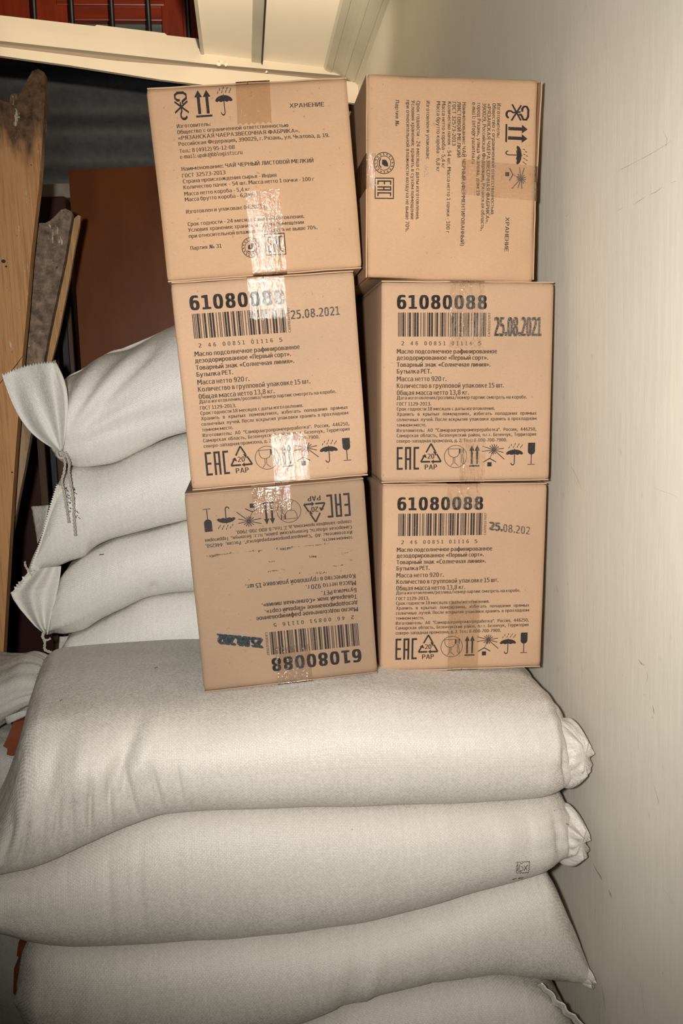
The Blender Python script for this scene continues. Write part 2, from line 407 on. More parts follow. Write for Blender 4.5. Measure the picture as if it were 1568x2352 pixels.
# stepped cream lintel across the back
lt = empty('trim_1', (XW, 3.32, ZC)); tag(lt, kind='structure')
nrm = Vector((.30, -1, 0)).normalized()
P0 = Vector((XW, 3.32, 0))
def lintel(name, pts, d, thick, mat):
    p0 = P0+nrm*d
    o = prism(name, [on_plane(x, y, p0, nrm)-lt.location for x, y in pts], -nrm*thick, mat, lt); return o
lintel('upper_strip', [(-620, -36), (218, 60), (222, 57), (378, 76), (384, 81), (556, 100), (569, 105), (586, 132), (-620, 12)], .000, .05, M['cream'])
lintel('middle_strip', [(-620, -7), (583, 125), (788, 145), (799, 151), (812, 176), (480, 147), (-620, 25)], .03, .06, M['cream'])
lintel('groove', [(-620, 22), (840, 165), (840, 200), (-620, 51)], .002, .03, M['groove'])
lintel('lower_strip', [(-620, 32), (270, 140), (480, 156), (700, 178), (838, 190), (838, 240), (370, 183), (160, 150), (-620, 42)], .022, .016, M['cream'])
for px, py, r in ((510, 143, .016), (502, 148, .011), (520, 149, .010), (515, 118, .007), (612, 165, .006)):
    bm = bmesh.new(); bmesh.ops.create_icosphere(bm, subdivisions=2, radius=r)
    c = on_plane(px, py, P0+nrm*.034, nrm)
    for v in bm.verts: v.co = v.co*(1+.5*noise.noise(v.co*160+c*30))*.8; v.co.z *= .7; v.co += c-lt.location
    bm_obj('plaster_crumb', bm, M['crumb'], lt)

# barred wooden window in the wall behind
YB = 3.5
wn = empty('window_1', at(260, 40, YB)); tag(wn, kind='structure')
def wbox(name, x0_, y0_, x1_, y1_, d0, d1, mat, parent=wn, off=None):
    a = at(x0_, y1_, YB); b = at(x1_, y0_, YB); o_ = wn.location if parent is wn else off
    bm = bmesh.new(); lo = Vector((a.x, YB-d1, a.z)); hi = Vector((b.x, YB-d0, b.z))
    add_box(bm, (lo+hi)/2-o_, hi-lo, .003)
    return bm_obj(name, bm, mat, parent)
wbox('frame_back', -420, -330, 470, 150, .0, .004, M['iron'])
wbox('sash_stile', -30, -320, 64, 150, .004, .05, M['redwood'])
wbox('sash_panel', -380, -320, -32, 150, .004, .03, M['redwood'])
wbox('head_rail', -420, -345, 470, -318, .004, .075, M['redwood_x'])
wbox('jamb', -420, -320, -392, 150, .004, .075, M['redwood'])
wbox('sash_stile', 88, -320, 136, 150, .004, .05, M['redwood'])
wbox('sash_stile', 380, -320, 418, 150, .004, .05, M['redwood'])
wbox('sash_rail', 136, 20, 380, 58, .004, .045, M['redwood_x'])
wbox('rail_moulding', 136, 14, 380, 26, .004, .055, M['redwood_x'])
wbox('pane', 136, -320, 380, 20, .004, .012, M['glass'])
wbox('pane', 136, 58, 380, 150, .004, .012, M['glass'])
wbox('jamb', 428, -320, 454, 150, .004, .075, M['redwood'])
for x in (72, 158, 250, 334, 424):
    q0 = at(x-14, -330, YB-.10); q1 = at(x+14, 150, YB-.10)
    V, Fc = tube_geo([q0-wn.location, q1-wn.location], .0085, 10)
    mesh_obj('iron_bar', V, Fc, M['iron'], wn, True)

# added spotlight with invented fixture, unseen, to brighten the lintel and ceiling
sp = empty('added_spotlight', (.03, 1.40, ZC))
tag(sp, 'added unseen spotlight brightening the back of the store', 'spotlight')
bm = bmesh.new(); bmesh.ops.create_cone(bm, cap_ends=True, segments=24, radius1=.035, radius2=.035, depth=.012, matrix=Matrix.Translation((0, 0, -.007)))
bm_obj('mount', bm, M['cream'], sp)
V, Fc = tube_geo([(0, 0, -.01), (0, 0, -.40)], .006, 10)
mesh_obj('stem', V, Fc, M['cream'], sp, True)
bm = bmesh.new(); bmesh.ops.create_cone(bm, cap_ends=False, segments=24, radius1=.030, radius2=.022, depth=.07, matrix=Matrix.Translation((0, .0, -.42)) @ Matrix.Rotation(R_(90), 4, 'X'))
bm_obj('shade', bm, M['iron'], sp)
sl = bpy.data.lights.new('added_spot_lamp', 'SPOT'); slo = bpy.data.objects.new('added_spot_lamp', sl); col.objects.link(slo)
sl.energy = 180; sl.color = (1, .83, .60); sl.spot_size = R_(54); sl.spot_blend = .5; sl.shadow_soft_size = .03
slo.location = (.03, 1.44, ZC-.42); aim(slo, (-.10, 3.0, ZC+.06))

# ------------------------------------------------------------------ things in the back of the store
def waved(name, x0_, x1_, z0, z1, y, pitch, amp, mat):
    V = []; Fc = []; n = 240
    for i in range(n+1):
        z = z0+(z1-z0)*i/n; d = amp*math.cos(2*math.pi*(z-z0)/pitch)
        for x in (x0_, x1_): V.append(Vector((x, y+d+.01*math.sin(x*3), z)))
        for x in (x0_, x1_): V.append(Vector((x, y+d+.006+.01*math.sin(x*3), z)))
    for i in range(n):
        a = 4*i; b = a+4
        Fc += [(a, a+1, b+1, b), (a+2, b+2, b+3, a+3), (a, b, b+2, a+2), (a+1, a+3, b+3, b+1)]
    Fc += [(0, 2, 3, 1), (4*n, 4*n+1, 4*n+3, 4*n+2)]
    return mesh_obj(name, V, Fc, mat, None, True)
zt = at(200, 120, 3.42).z
cs = waved('corrugated_sheet', -1.6, .40, .0, zt, 3.44, .175, .03, M['slate'])
tag(cs, 'dark grey corrugated roofing sheet standing under the cream lintel', 'roofing sheet')
p = at(50, 462, 2.40)
gb = box('batten', (-1.1, 2.37, p.z), (-.30, 2.43, p.z+.036), M['greybar'], None, .003)
tag(gb, 'grey batten lying flat behind the tops of the old boards', 'batten')
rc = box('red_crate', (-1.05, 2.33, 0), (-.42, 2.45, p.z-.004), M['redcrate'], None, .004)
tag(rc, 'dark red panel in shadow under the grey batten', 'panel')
a = at(157, 390, 2.14); b = at(349, 382, 2.14)
sl_ = (b.z-a.z)/(b.x-a.x)
hb = prism('hardboard_sheet', [(a.x, 2.14, a.z), (.44, 2.14, a.z+sl_*(.44-a.x)), (.44, 2.14, .0), (at(165, 800, 2.14).x, 2.14, 0)], (0, .005, 0), M['hardboard'])
tag(hb, 'smooth brown hardboard sheet standing behind the tied sack', 'hardboard')

def board(name, px, y, thick, mat, tail):
    """An upright board: an outline seen from the front, run down to the floor behind the sacks."""
    pts = [at(x_, y_, y) for x_, y_ in px]
    a_, b_ = pts[-3], pts[-1]; xr = b_.x+(b_.x-a_.x)*(b_.z/(a_.z-b_.z))       # the right edge runs on as it leans
    return prism(name, pts+[Vector((xr, y, 0.0)), Vector((xr-tail, y, 0.0))], (0, thick, 0), mat)
A = [(-95, 420), (-60, 240), (-20, 224), (21, 236), (25, 216), (37, 214), (41, 226), (45, 216), (61, 186), (74, 163), (88, 158), (101, 166), (104, 210), (101, 262), (95, 354), (89, 431), (80, 507), (70, 599), (61, 722), (52, 813), (43, 944), (36, 1035), (29, 1134), (23, 1232), (15, 1370), (6, 1530), (4, 1578)]
bA = empty('old_plank', (at(10, 1578, 1.74).x-.05, 1.74, 0)); tag(bA, 'tall tan plank with a dark rotted top at the left edge', 'plank')
oA = prism('plank', [at(x_, y_, 1.74)-bA.location for x_, y_ in A]+[Vector((at(-30, 1900, 1.74).x, 1.74, 0))-bA.location, Vector((-.80, 1.74, 0))-bA.location], (0, .026, 0), M['board'], bA)
crack = [(-8, 890), (10, 868), (28, 850), (40, 835), (54, 815)]
V = []
for i, (x_, y_) in enumerate(crack):
    for s in (-1, 1): V.append(at(x_, y_+s*(1.6 if 0 < i < 4 else .8), 1.7394)-bA.location)
mesh_obj('crack', V, [(2*i, 2*i+2, 2*i+3, 2*i+1) for i in range(4)], M['iron'], bA)
for x_, y_, r in ((8, 600, .0042), (14, 612, .0022), (28, 1085, .002)):
    bm = bmesh.new(); bmesh.ops.create_circle(bm, cap_ends=True, segments=10, radius=r)
    c = at(x_, y_, 1.7393)-bA.location
    for v in bm.verts: v.co = Vector((v.co.x, 0, v.co.y*.8))+c
    bm_obj('nail_hole', bm, M['iron'], bA)
Bp = [(80, 520), (92, 512), (104, 512), (116, 506), (126, 497), (140, 482), (150, 479), (163, 485), (166, 492), (158, 540), (148, 600), (135, 660), (120, 730), (108, 790), (98, 850), (84, 930), (70, 1000), (58, 1070), (44, 1140)]
oB = board('weathered_plank', Bp, 1.80, .02, M['board_grey'], .05); tag(oB, 'weathered grey plank with a broken top leaning beside the tan plank', 'plank')
Cp = [(160, 512), (172, 500), (179, 494), (185, 496), (182, 520), (172, 570), (160, 640), (148, 700), (135, 765), (118, 832), (100, 905), (75, 990), (62, 1040), (43, 1124), (36, 1124), (60, 1000), (95, 850), (120, 720), (140, 630)]
oC = board('splintered_strip', Cp[:14], 1.83, .012, M['board_edge'], .03); tag(oC, 'narrow splintered wood strip along the weathered grey plank', 'wood strip')
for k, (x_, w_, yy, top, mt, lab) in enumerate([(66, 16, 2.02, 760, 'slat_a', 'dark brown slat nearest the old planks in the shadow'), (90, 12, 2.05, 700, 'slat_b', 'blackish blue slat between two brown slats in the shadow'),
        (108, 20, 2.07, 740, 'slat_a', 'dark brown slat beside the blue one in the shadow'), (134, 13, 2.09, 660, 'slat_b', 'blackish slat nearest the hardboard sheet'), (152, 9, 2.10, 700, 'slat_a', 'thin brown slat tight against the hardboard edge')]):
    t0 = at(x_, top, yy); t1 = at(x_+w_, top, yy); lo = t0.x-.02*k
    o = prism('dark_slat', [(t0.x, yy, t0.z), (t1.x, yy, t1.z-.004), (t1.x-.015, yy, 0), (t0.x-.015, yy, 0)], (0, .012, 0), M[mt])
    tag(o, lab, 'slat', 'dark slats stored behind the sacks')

# ------------------------------------------------------------------ sacks
def cubic(xs, ys, x):
    if x <= xs[0]: return ys[0]
    if x >= xs[-1]: return ys[-1]
    k = 0
    while xs[k+1] < x: k += 1
    h = xs[k+1]-xs[k]; s = (x-xs[k])/h
    def slope(i):
        if i == 0 or i == len(xs)-1: return 0 if False else ((ys[1]-ys[0])/(xs[1]-xs[0]) if i == 0 else (ys[-1]-ys[-2])/(xs[-1]-xs[-2]))
        a = (ys[i]-ys[i-1])/(xs[i]-xs[i-1]); b = (ys[i+1]-ys[i])/(xs[i+1]-xs[i])
        return 0 if a*b <= 0 else 2*a*b/(a+b)
    m0, m1 = slope(k)*h, slope(k+1)*h
    return (2*s**3-3*s*s+1)*ys[k]+(s**3-2*s*s+s)*m0+(-2*s**3+3*s*s)*ys[k+1]+(s**3-s*s)*m1
def sack_mesh(name, st, mat, parent, yf, yb, eft=.075, efb=.055, ebt=.08, ebb=.06, nu=170, amp=.0022, folds=None, seed=0, origin=(0, 0, 0), uoff=0.0, disp=None, gather=(0, 0), skew=None):
    """A filled sack lying along x. st: (x, top, bottom) heights relative to the eye; yf, yb: front and back depth
    (numbers or tables). The cross-section is a pillow with its own rounding at each of four corners."""
    xs = [s[0] for s in st]; zts = [s[1] for s in st]; zbs = [s[2] for s in st]
    fy = (lambda x: yf) if not isinstance(yf, list) else (lambda x: cubic([q[0] for q in yf], [q[1] for q in yf], x))
    by = (lambda x: yb) if not isinstance(yb, list) else (lambda x: cubic([q[0] for q in yb], [q[1] for q in yb], x))
    nq, nt = 18, 16; L = xs[-1]-xs[0]
    V = []; U = []; nv = 4*nq+2*nt
    ring_s = None
    for i in range(nu+1):
        t = i/nu
        x = xs[0]+L*(.5-.5*math.cos(math.pi*t))*.55+L*t*.45
        zt, zb = cubic(xs, zts, x), cubic(xs, zbs, x); y0, y1 = fy(x), by(x)
        zm = (zt*.48+zb*.52); hd = (y1-y0)/2
        k = min(1, (zt-zb)/.06)
        a1 = min(eft, hd*.98)*max(k, .25); a2 = min(efb, hd*.98)*max(k, .25); a3 = min(ebt, hd*.98)*max(k, .25); a4 = min(ebb, hd*.98)*max(k, .25)
        ring = []
        e = .92
        def q(cx, cz, rx, rz, an0, an1, n):
            for j in range(n):
                an = an0+(an1-an0)*j/n; c, s = math.cos(an), math.sin(an)
                ring.append((cx+rx*math.copysign(abs(c)**e, c), cz+rz*math.copysign(abs(s)**e, s)))
        H = math.pi/2
        q(y0+a1, zm, a1, zt-zm, math.pi, H, nq)                       # front upper
        for j in range(nt): ring.append((y0+a1+(y1-a3-y0-a1)*j/nt, zt+.006*math.sin(math.pi*j/nt)*k))
        q(y1-a3, zm, a3, zt-zm, H, 0, nq)                              # back upper
        q(y1-a4, zm, a4, zm-zb, 0, -H, nq)                             # back lower
        for j in range(nt): ring.append((y1-a4+(y0+a2-y1+a4)*j/nt, zb))
        q(y0+a2, zm, a2, zm-zb, -H, -math.pi, nq)                      # front lower
        for (yy, z_) in ring: V.append(Vector((x, yy, z_)))
        if i == nu//2:
            ring_s = [0]
            for j in range(1, nv+1):
                a = ring[j-1]; b = ring[j % nv]; ring_s.append(ring_s[-1]+math.hypot(b[0]-a[0], b[1]-a[1]))
    for i in range(nu+1):
        for j in range(nv): U.append((V[i*nv].x+uoff, ring_s[j]))
    # relief: slack cloth, gathers at the ends, and the folds that are given
    out = []
    for i in range(nu+1):
        for j in range(nv):
            p = V[i*nv+j]
            pi_ = V[max(i-1, 0)*nv+j]; pn = V[min(i+1, nu)*nv+j]; pj = V[i*nv+(j-1) % nv]; pk = V[i*nv+(j+1) % nv]
            nr = (pn-pi_).cross(pk-pj)
            nr = nr.normalized() if nr.length > 1e-12 else Vector((0, 0, 0))
            nr = -nr if nr.dot(p-Vector((p.x, (fy(p.x)+by(p.x))/2, (cubic(xs, zts, p.x)+cubic(xs, zbs, p.x))/2))) < 0 else nr
            q = p*5.5+Vector((seed*7.3, seed*1.9, 0)); d = amp*1.6*noise.noise(q)+amp*.8*noise.noise(q*2.7)
            e0 = max(0, 1-(p.x-xs[0])/.16); e1 = max(0, 1-(xs[-1]-p.x)/.13)
            vv = ring_s[j]
            d += gather[0]*e0**1.4*noise.noise(Vector((vv*42, p.x*4, seed)))+gather[1]*e1**1.4*noise.noise(Vector((vv*42, p.x*4, seed+5)))
            if folds:
                for fx, fz, half, wdt, dep, slant in folds:
                    if p.y > (fy(p.x)+by(p.x))/2: continue
                    zz_ = (p.z-fz)/half
                    if abs(zz_) >= 1: continue
                    xx = (p.x-fx-slant*(p.z-fz))/wdt
                    if abs(xx) < 3: d += dep*math.exp(-xx*xx)*(1-zz_*zz_)**2
            if disp: d += disp(p)
            q = p+nr*d
            if skew: q.x -= skew[2]*sm(-skew[0], -skew[1], -q.x)*(q.y-1.12)
            out.append(q)
    Fc = []
    for i in range(nu):
        for j in range(nv):
            Fc.append((i*nv+j, (i+1)*nv+j, (i+1)*nv+(j+1) % nv, i*nv+(j+1) % nv))
    Fc.append(tuple(range(nv))); Fc.append(tuple(nu*nv+j for j in range(nv))[::-1])
    o3 = Vector(origin)
    Vw = [v+Vector((0, 0, EYE))-o3 for v in out]
    # split the UVs at the wrap so the weave does not run backwards
    me = bpy.data.meshes.new(name); me.from_pydata([tuple(v) for v in Vw], [], Fc); me.update()
    me.polygons.foreach_set('use_smooth', [True]*len(me.polygons))
    l = me.uv_layers.new(name='UVMap'); li = 0
    for f in Fc:
        wrap = len(f) == 4 and any(v % nv == 0 for v in f) and any(v % nv == nv-1 for v in f)
        for v in f:
            u, s = U[v]
            if wrap and v % nv == 0: s = ring_s[nv]
            l.data[li].uv = (u, s); li += 1
    me.materials.append(mat)
    o = bpy.data.objects.new(name, me); col.objects.link(o); o.parent = parent
    return o
def new_sack(label, base, cat='sack', group='white woven sacks in the stacks'):
    e = empty('woven_sack', base); return tag(e, label, cat, group)
def surf(o, px, py, lift=.0006):
    """Where the line of sight through a photo point meets a sack, lifted a hair off the cloth."""
    if o.name not in _bvh:
        M4 = Matrix.Translation(o.parent.location)
        _bvh[o.name] = BVHTree.FromPolygons([M4 @ v.co for v in o.data.vertices], [tuple(p.vertices) for p in o.data.polygons])
    d = (RT*((px-784)/F_PX) - UP*((py-1176)/F_PX) + FW).normalized(); og = Vector((0, 0, EYE))
    h = _bvh[o.name].ray_cast(og, d)
    return None if h[0] is None else h[0]-d*lift-o.parent.location
_bvh = {}
def sheet(name, grid, mat, parent, thick=.0012, uvs=.9):
    """A cloth sheet from a grid of 3D points, with a thin second face."""
    nr, nc = len(grid), len(grid[0]); V = []; U = []
    flat = [p for r in grid for p in r]
    for s in (0, 1):
        for r in range(nr):
            for c in range(nc):
                p = grid[r][c]; dr = grid[min(r+1, nr-1)][c]-grid[max(r-1, 0)][c]; dc = grid[r][min(c+1, nc-1)]-grid[r][max(c-1, 0)]
                n_ = dr.cross(dc); n_ = n_.normalized() if n_.length > 1e-12 else Vector((0, -1, 0))
                V.append(p-parent.location+n_*(thick*(s-.5))); U.append((c*.004*uvs, r*.004*uvs))
    Fc = []; N = nr*nc
    for r in range(nr-1):
        for c in range(nc-1):
            a = r*nc+c; Fc.append((a, a+1, a+nc+1, a+nc)); Fc.append((N+a, N+a+nc, N+a+nc+1, N+a+1))
    rim = [c for c in range(nc)]+[r*nc+nc-1 for r in range(1, nr)]+[(nr-1)*nc+c for c in range(nc-2, -1, -1)]+[r*nc for r in range(nr-2, 0, -1)]
    for i in range(len(rim)): a, b = rim[i], rim[(i+1) % len(rim)]; Fc.append((a, N+a, N+b, b))
    return mesh_obj(name, V, Fc, mat, parent, True, U)
def coons(top, bot, nr, nc, y_fn, wave=None):
    """Grid between two photo-space lines, given depth by y_fn(r, c)."""
    def samp(L, t):
        t *= len(L)-1; k = min(int(t), len(L)-2); s = t-k
        return (L[k][0]+(L[k+1][0]-L[k][0])*s, L[k][1]+(L[k+1][1]-L[k][1])*s)
    g = []
    for r in range(nr):
        row = []
        for c in range(nc):
            a = samp(top, c/(nc-1)); b = samp(bot, c/(nc-1)); t = r/(nr-1)
            x, y = a[0]+(b[0]-a[0])*t, a[1]+(b[1]-a[1])*t
            if wave: dx, dy = wave(t, c/(nc-1)); x += dx; y += dy
            row.append(at(x, y, y_fn(t, c/(nc-1))))
        g.append(row)
    return g

# --- front stack, from the top
zt1 = [(-.392, -.602, -.616), (-.376, -.580, -.622), (-.360, -.555, -.622), (-.346, -.528, -.621), (-.334, -.498, -.619), (-.324, -.468, -.618), (-.315, -.443, -.616), (-.305, -.425, -.613), (-.290, -.416, -.608), (-.24, -.414, -.588), (-.18, -.414, -.567), (-.13, -.416, -.557), (-.06, -.420, -.559),
       (.05, -.417, -.566), (.113, -.414, -.572), (.18, -.420, -.577), (.236, -.428, -.58), (.30, -.434, -.583), (.362, -.441, -.585), (.40, -.446, -.585), (.425, -.462, -.582), (.447, -.508, -.572), (.461, -.540, -.553)]
fl1 = [(-.315, -.555, .055, .0045, -.0060, .25), (-.27, -.535, .055, .0045, -.0055, .2), (-.225, -.52, .06, .004, -.0075, .12), (-.20, -.515, .055, .004, -.0065, .05), (-.172, -.505, .048, .0038, -.0055, -.15), (-.14, -.50, .045, .0035, -.0055, -.15), (-.11, -.50, .04, .003, -.0035, -.1), (-.25, -.53, .055, .004, -.0035, .1), (-.29, -.545, .055, .004, -.003, .2),
       (-.185, -.472, .060, .011, -.010, .42), (-.235, -.468, .055, .018, .007, .2), (-.275, -.48, .07, .010, -.004, .3), (-.150, -.45, .05, .018, .006, .35), (-.335, -.55, .05, .006, -.006, .3),
       (.425, -.50, .05, .006, -.008, -.1), (.412, -.53, .04, .004, -.006, -.2), (.40, -.49, .05, .008, .004, .1)]
S1 = new_sack('topmost sack of the front stack carrying the cardboard boxes', (0, 1.3, EYE-.57))
S1b = sack_mesh('sack_body', zt1, M['sack'], S1, [(-.392, 1.125), (-.36, 1.095), (-.3, 1.076), (-.1, 1.085), (.38, 1.09), (.43, 1.115), (.461, 1.165)], [(-.392, 1.24), (-.365, 1.31), (-.345, 1.38), (-.325, 1.45), (-.305, 1.50), (-.28, 1.52), (.40, 1.54), (.46, 1.45)], .105, .06, .05, .05, 460, .0016, fl1, 1, S1.location, gather=(.004, .006), skew=(-.20, -.31, .14))
zt2 = [(-.392, -.652, -.672), (-.384, -.634, -.690), (-.37, -.624, -.702), (-.349, -.619, -.712), (-.315, -.613, -.726), (-.27, -.601, -.737), (-.24, -.589, -.740), (-.18, -.568, -.745), (-.13, -.558, -.747), (-.06, -.560, -.750), (.05, -.567, -.751), (.113, -.573, -.750), (.18, -.578, -.742), (.236, -.581, -.731), (.30, -.584, -.716), (.362, -.586, -.706), (.40, -.587, -.699), (.425, -.596, -.692), (.447, -.632, -.688), (.461, -.664, -.678)]
fl2 = [(-.21, -.66, .08, .004, -.0035, 0), (-.17, -.65, .09, .004, -.0035, .02), (-.12, -.65, .09, .004, -.003, 0), (-.08, -.64, .06, .004, -.002, 0), (.33, -.63, .05, .012, .003, 0), (.36, -.63, .05, .006, -.002, 0), (-.36, -.66, .05, .01, .003, .1), (.405, -.64, .05, .005, -.005, -.1), (.418, -.65, .04, .004, .004, -.1)]
S2 = new_sack('second sack from the top of the front stack with a small printed square', (0, 1.3, EYE-.75))
S2b = sack_mesh('sack_body', zt2, M['sack'], S2, [(-.392, 1.12), (-.36, 1.095), (-.2, 1.085), (.38, 1.095), (.43, 1.12), (.461, 1.17)], [(-.392, 1.22), (-.34, 1.26), (-.30, 1.42), (-.25, 1.52), (.40, 1.54), (.46, 1.45)], .06, .062, .06, .06, 190, .0016, fl2, 2, S2.location, uoff=.37, gather=(.003, .005))
zt3 = [(-.358, -.80, -.84), (-.350, -.765, -.87), (-.335, -.745, -.895), (-.30, -.736, -.906), (-.24, -.742, -.911), (-.18, -.747, -.912), (-.13, -.749, -.910), (-.06, -.751, -.905), (.022, -.752, -.895), (.107, -.751, -.868), (.18, -.743, -.857), (.236, -.732, -.854), (.30, -.717, -.854), (.362, -.707, -.866), (.393, -.705, -.874), (.412, -.730, -.879), (.430, -.775, -.884), (.446, -.818, -.884), (.461, -.868, -.884)]
fl3 = [(.13, -.82, .07, .01, .005, .25), (.10, -.82, .07, .006, -.004, .25), (.22, -.80, .08, .005, -.002, 0), (.27, -.80, .08, .005, -.002, 0), (-.28, -.85, .1, .01, -.003, .2), (-.22, -.86, .1, .01, -.003, .3)]
S3 = new_sack('third sack of the front stack with a pointed end against the wall', (0, 1.3, EYE-.91))
S3b = sack_mesh('sack_body', zt3, M['sack'], S3, [(-.358, 1.14), (-.32, 1.105), (-.2, 1.09), (.38, 1.095), (.461, 1.118)], [(-.358, 1.42), (-.30, 1.52), (.40, 1.54), (.46, 1.45)], .06, .065, .06, .06, 180, .0018, fl3, 3, S3.location, uoff=.71, gather=(.003, .003))
zt4 = [(-.36, -.96, -1.01), (-.345, -.92, -1.04), (-.30, -.909, -1.055), (-.2, -.914, -1.058), (-.10, -.910, -1.058), (.022, -.897, -1.058), (.107, -.870, -1.058), (.18, -.859, -1.058), (.24, -.856, -1.058), (.30, -.857, -1.058), (.355, -.868, -1.055), (.395, -.888, -1.053), (.425, -.925, -1.05), (.442, -.96, -1.045), (.454, -1.005, -1.03)]
S4 = new_sack('fourth front sack down with a white hem at its right end', (0, 1.3, EYE-1.06))
S4b = sack_mesh('sack_body', zt4, M['sack'], S4, [(-.36, 1.12), (-.3, 1.09), (.36, 1.085), (.454, 1.11)], [(-.36, 1.42), (-.30, 1.52), (.37, 1.54), (.454, 1.46)], .06, .06, .06, .06, 150, .0018, None, 4, S4.location, uoff=.13, gather=(.003, .003))
S5 = new_sack('bottom sack of the front stack lying on the floor', (0, 1.3, EYE-1.22))
sack_mesh('sack_body', [(-.37, -1.12, -1.16), (-.36, -1.09, -1.19), (-.32, -1.065, -1.21), (-.24, -1.06, -1.217), (.36, -1.06, -1.217), (.42, -1.08, -1.21), (.455, -1.13, -1.16)], M['sack'], S5, 1.09, 1.53, .06, .06, .06, .06, 70, .0015, None, 6, S5.location)
# hem of the lowest sack, seen edge-on at the right
g = coons([(1232, 2262), (1255, 2285), (1275, 2312), (1298, 2332), (1320, 2352), (1345, 2380)], [(1244, 2258), (1262, 2276), (1285, 2300), (1308, 2322), (1330, 2342), (1358, 2374)], 5, 40, lambda r, c: 1.125-.02*r, lambda r, c: (2.5*math.sin(c*30), 2*math.sin(c*23)))
sheet('hem', g, M['sack_back'], S4)
# puckered end of the top sack
def pucker(sack, c0, c1, r0, r1, seed, name='gathered_end', nseg=72, nl=24):
    V = []; Fc = []; U = []; a = Vector(c0); b = Vector(c1); ax = (b-a).normalized(); s1 = ax.cross(Vector((0, 0, 1))).normalized(); s2 = ax.cross(s1)
    for i in range(nl+1):
        t = i/nl; rad = (r0+(r1-r0)*(t/.6)**.8 if t < .6 else r1*(1-.5*((t-.6)/.4)**2)); c = a.lerp(b, t)
        for k in range(nseg):
            an = 2*math.pi*k/nseg
            f = 1+.36*t*noise.noise(Vector((math.cos(an)*1.7, math.sin(an)*1.7, seed+t*.8)))+.09*noise.noise(Vector((math.cos(an)*5, math.sin(an)*5, seed+t*1.5)))+.05*math.sin(an*7+seed+4*t)*t
            p = c+(s1*math.cos(an)*.62+s2*math.sin(an))*rad*f+ax*.012*noise.noise(Vector((math.cos(an)*2, math.sin(an)*2, seed+9)))*t
            p.x = min(p.x, XW-.0015)
            V.append(p-sack.location); U.append((p.y+p.x, p.z))
    for i in range(nl):
        for k in range(nseg): Fc.append((i*nseg+k, i*nseg+(k+1) % nseg, (i+1)*nseg+(k+1) % nseg, (i+1)*nseg+k))
    V.append(b-ax*.002-sack.location); U.append((b.y+b.x, b.z)); e = len(V)-1
    for k in range(nseg): Fc.append((nl*nseg+k, nl*nseg+(k+1) % nseg, e))
    return mesh_obj(name, V, Fc, M['sack'], sack, True, U)
pucker(S1, (.398, 1.20, EYE-.530), (.446, 1.112, EYE-.522), .034, .050, 3.0)
pucker(S2, (.398, 1.20, EYE-.652), (.444, 1.118, EYE-.652), .030, .042, 8.0)
pucker(S3, (.438, 1.15, EYE-.858), (.456, 1.112, EYE-.866), .012, .014, 5.0)

# --- rear stack, from the top
tie = Vector((-.352, 1.672, -.094))
def fanfold(p):
    dx, dz = p.x-tie.x, p.z-tie.z; r = math.hypot(dx, dz)
    if p.y > 1.86 or r < 1e-4: return 0
    th = math.atan2(dz, dx)
    return (.0065*math.sin(th*17+2.0*noise.noise(Vector((th*3, r*5, 1))))*sm(.03, .12, r)*max(0, 1-r/.42)*sm(.02, .5, th)
            - .010*math.exp(-((th-.78)/.05)**2)*sm(.08, .16, r)*(1-sm(.24, .30, r)))
b1 = [(-.374, -.035, -.075), (-.370, -.005, -.096), (-.362, .018, -.108), (-.345, .042, -.119), (-.313, .068, -.127), (-.26, .092, -.123), (-.20, .114, -.097), (-.15, .134, -.078), (-.12, .145, -.071), (-.04, .162, -.062), (.05, .168, -.06), (.2, .160, -.062), (.34, .135, -.068), (.41, .10, -.075), (.44, .05, -.06), (.458, .00, -.01)]
B1 = new_sack('tied sack on top of the rear stack with flared open neck', (0, 1.85, EYE-.12))
B1b = sack_mesh('sack_body', b1, M['sack_back'], B1, [(-.374, 1.70), (-.36, 1.665), (-.30, 1.645), (.4, 1.65), (.458, 1.70)], [(-.374, 1.88), (-.34, 2.02), (-.28, 2.07), (.4, 2.08), (.458, 2.0)], .21, .05, .2, .06, 190, .003, None, 11, B1.location, uoff=.2, disp=fanfold, gather=(.004, .003))
# flared neck above the tie: a flattened cone of cloth with a pinked edge
edge = [(4, 862), (30, 850), (60, 840), (90, 834), (118, 832), (127, 829)]
low = [(137, 1038), (138, 1037), (140, 1036), (141, 1035), (143, 1034), (144, 1033)]
def flare_shape(t, c):                               # bow the sides outwards between edge and tie
    b = math.sin(math.pi*t)
    return ((-14*(1-c)*b+20*c*b), (26*(1-c)*b-18*c*b)+(3.2*(1 if int(c*44) % 2 else -1) if t < .02 else 0))
g = coons(edge, low, 34, 46, lambda t, c: 1.652+.02*math.sin(c*5+t*2)*(1-t)-.018*math.sin(math.pi*c)*(1-.6*t)+.008*math.sin(c*16+t)*t*(1-t)*3, flare_shape)
sheet('neck_front', g, M['sack_back'], B1)
edge2 = [(112, 833), (122, 838), (129, 835), (131, 862), (142, 890), (146, 912)]
low2 = [(128, 960), (134, 960), (138, 958), (140, 955), (142, 950), (145, 945)]
g = coons(edge2, low2, 16, 16, lambda t, c: 1.69+.02*c)
sheet('neck_back', g, M['sack_old'], B1)
V, Fc = [], []
cc = at(142, 1034, 1.664)
ring = [cc-B1.location+Vector((.009*math.cos(a_), .009*math.sin(a_), .012*math.sin(a_)-.002)) for a_ in [2*math.pi*i/24 for i in range(25)]]
tube_geo(ring, .0026, 8, V, Fc)
mesh_obj('tie_cord', V, Fc, M['twine'], B1, True)
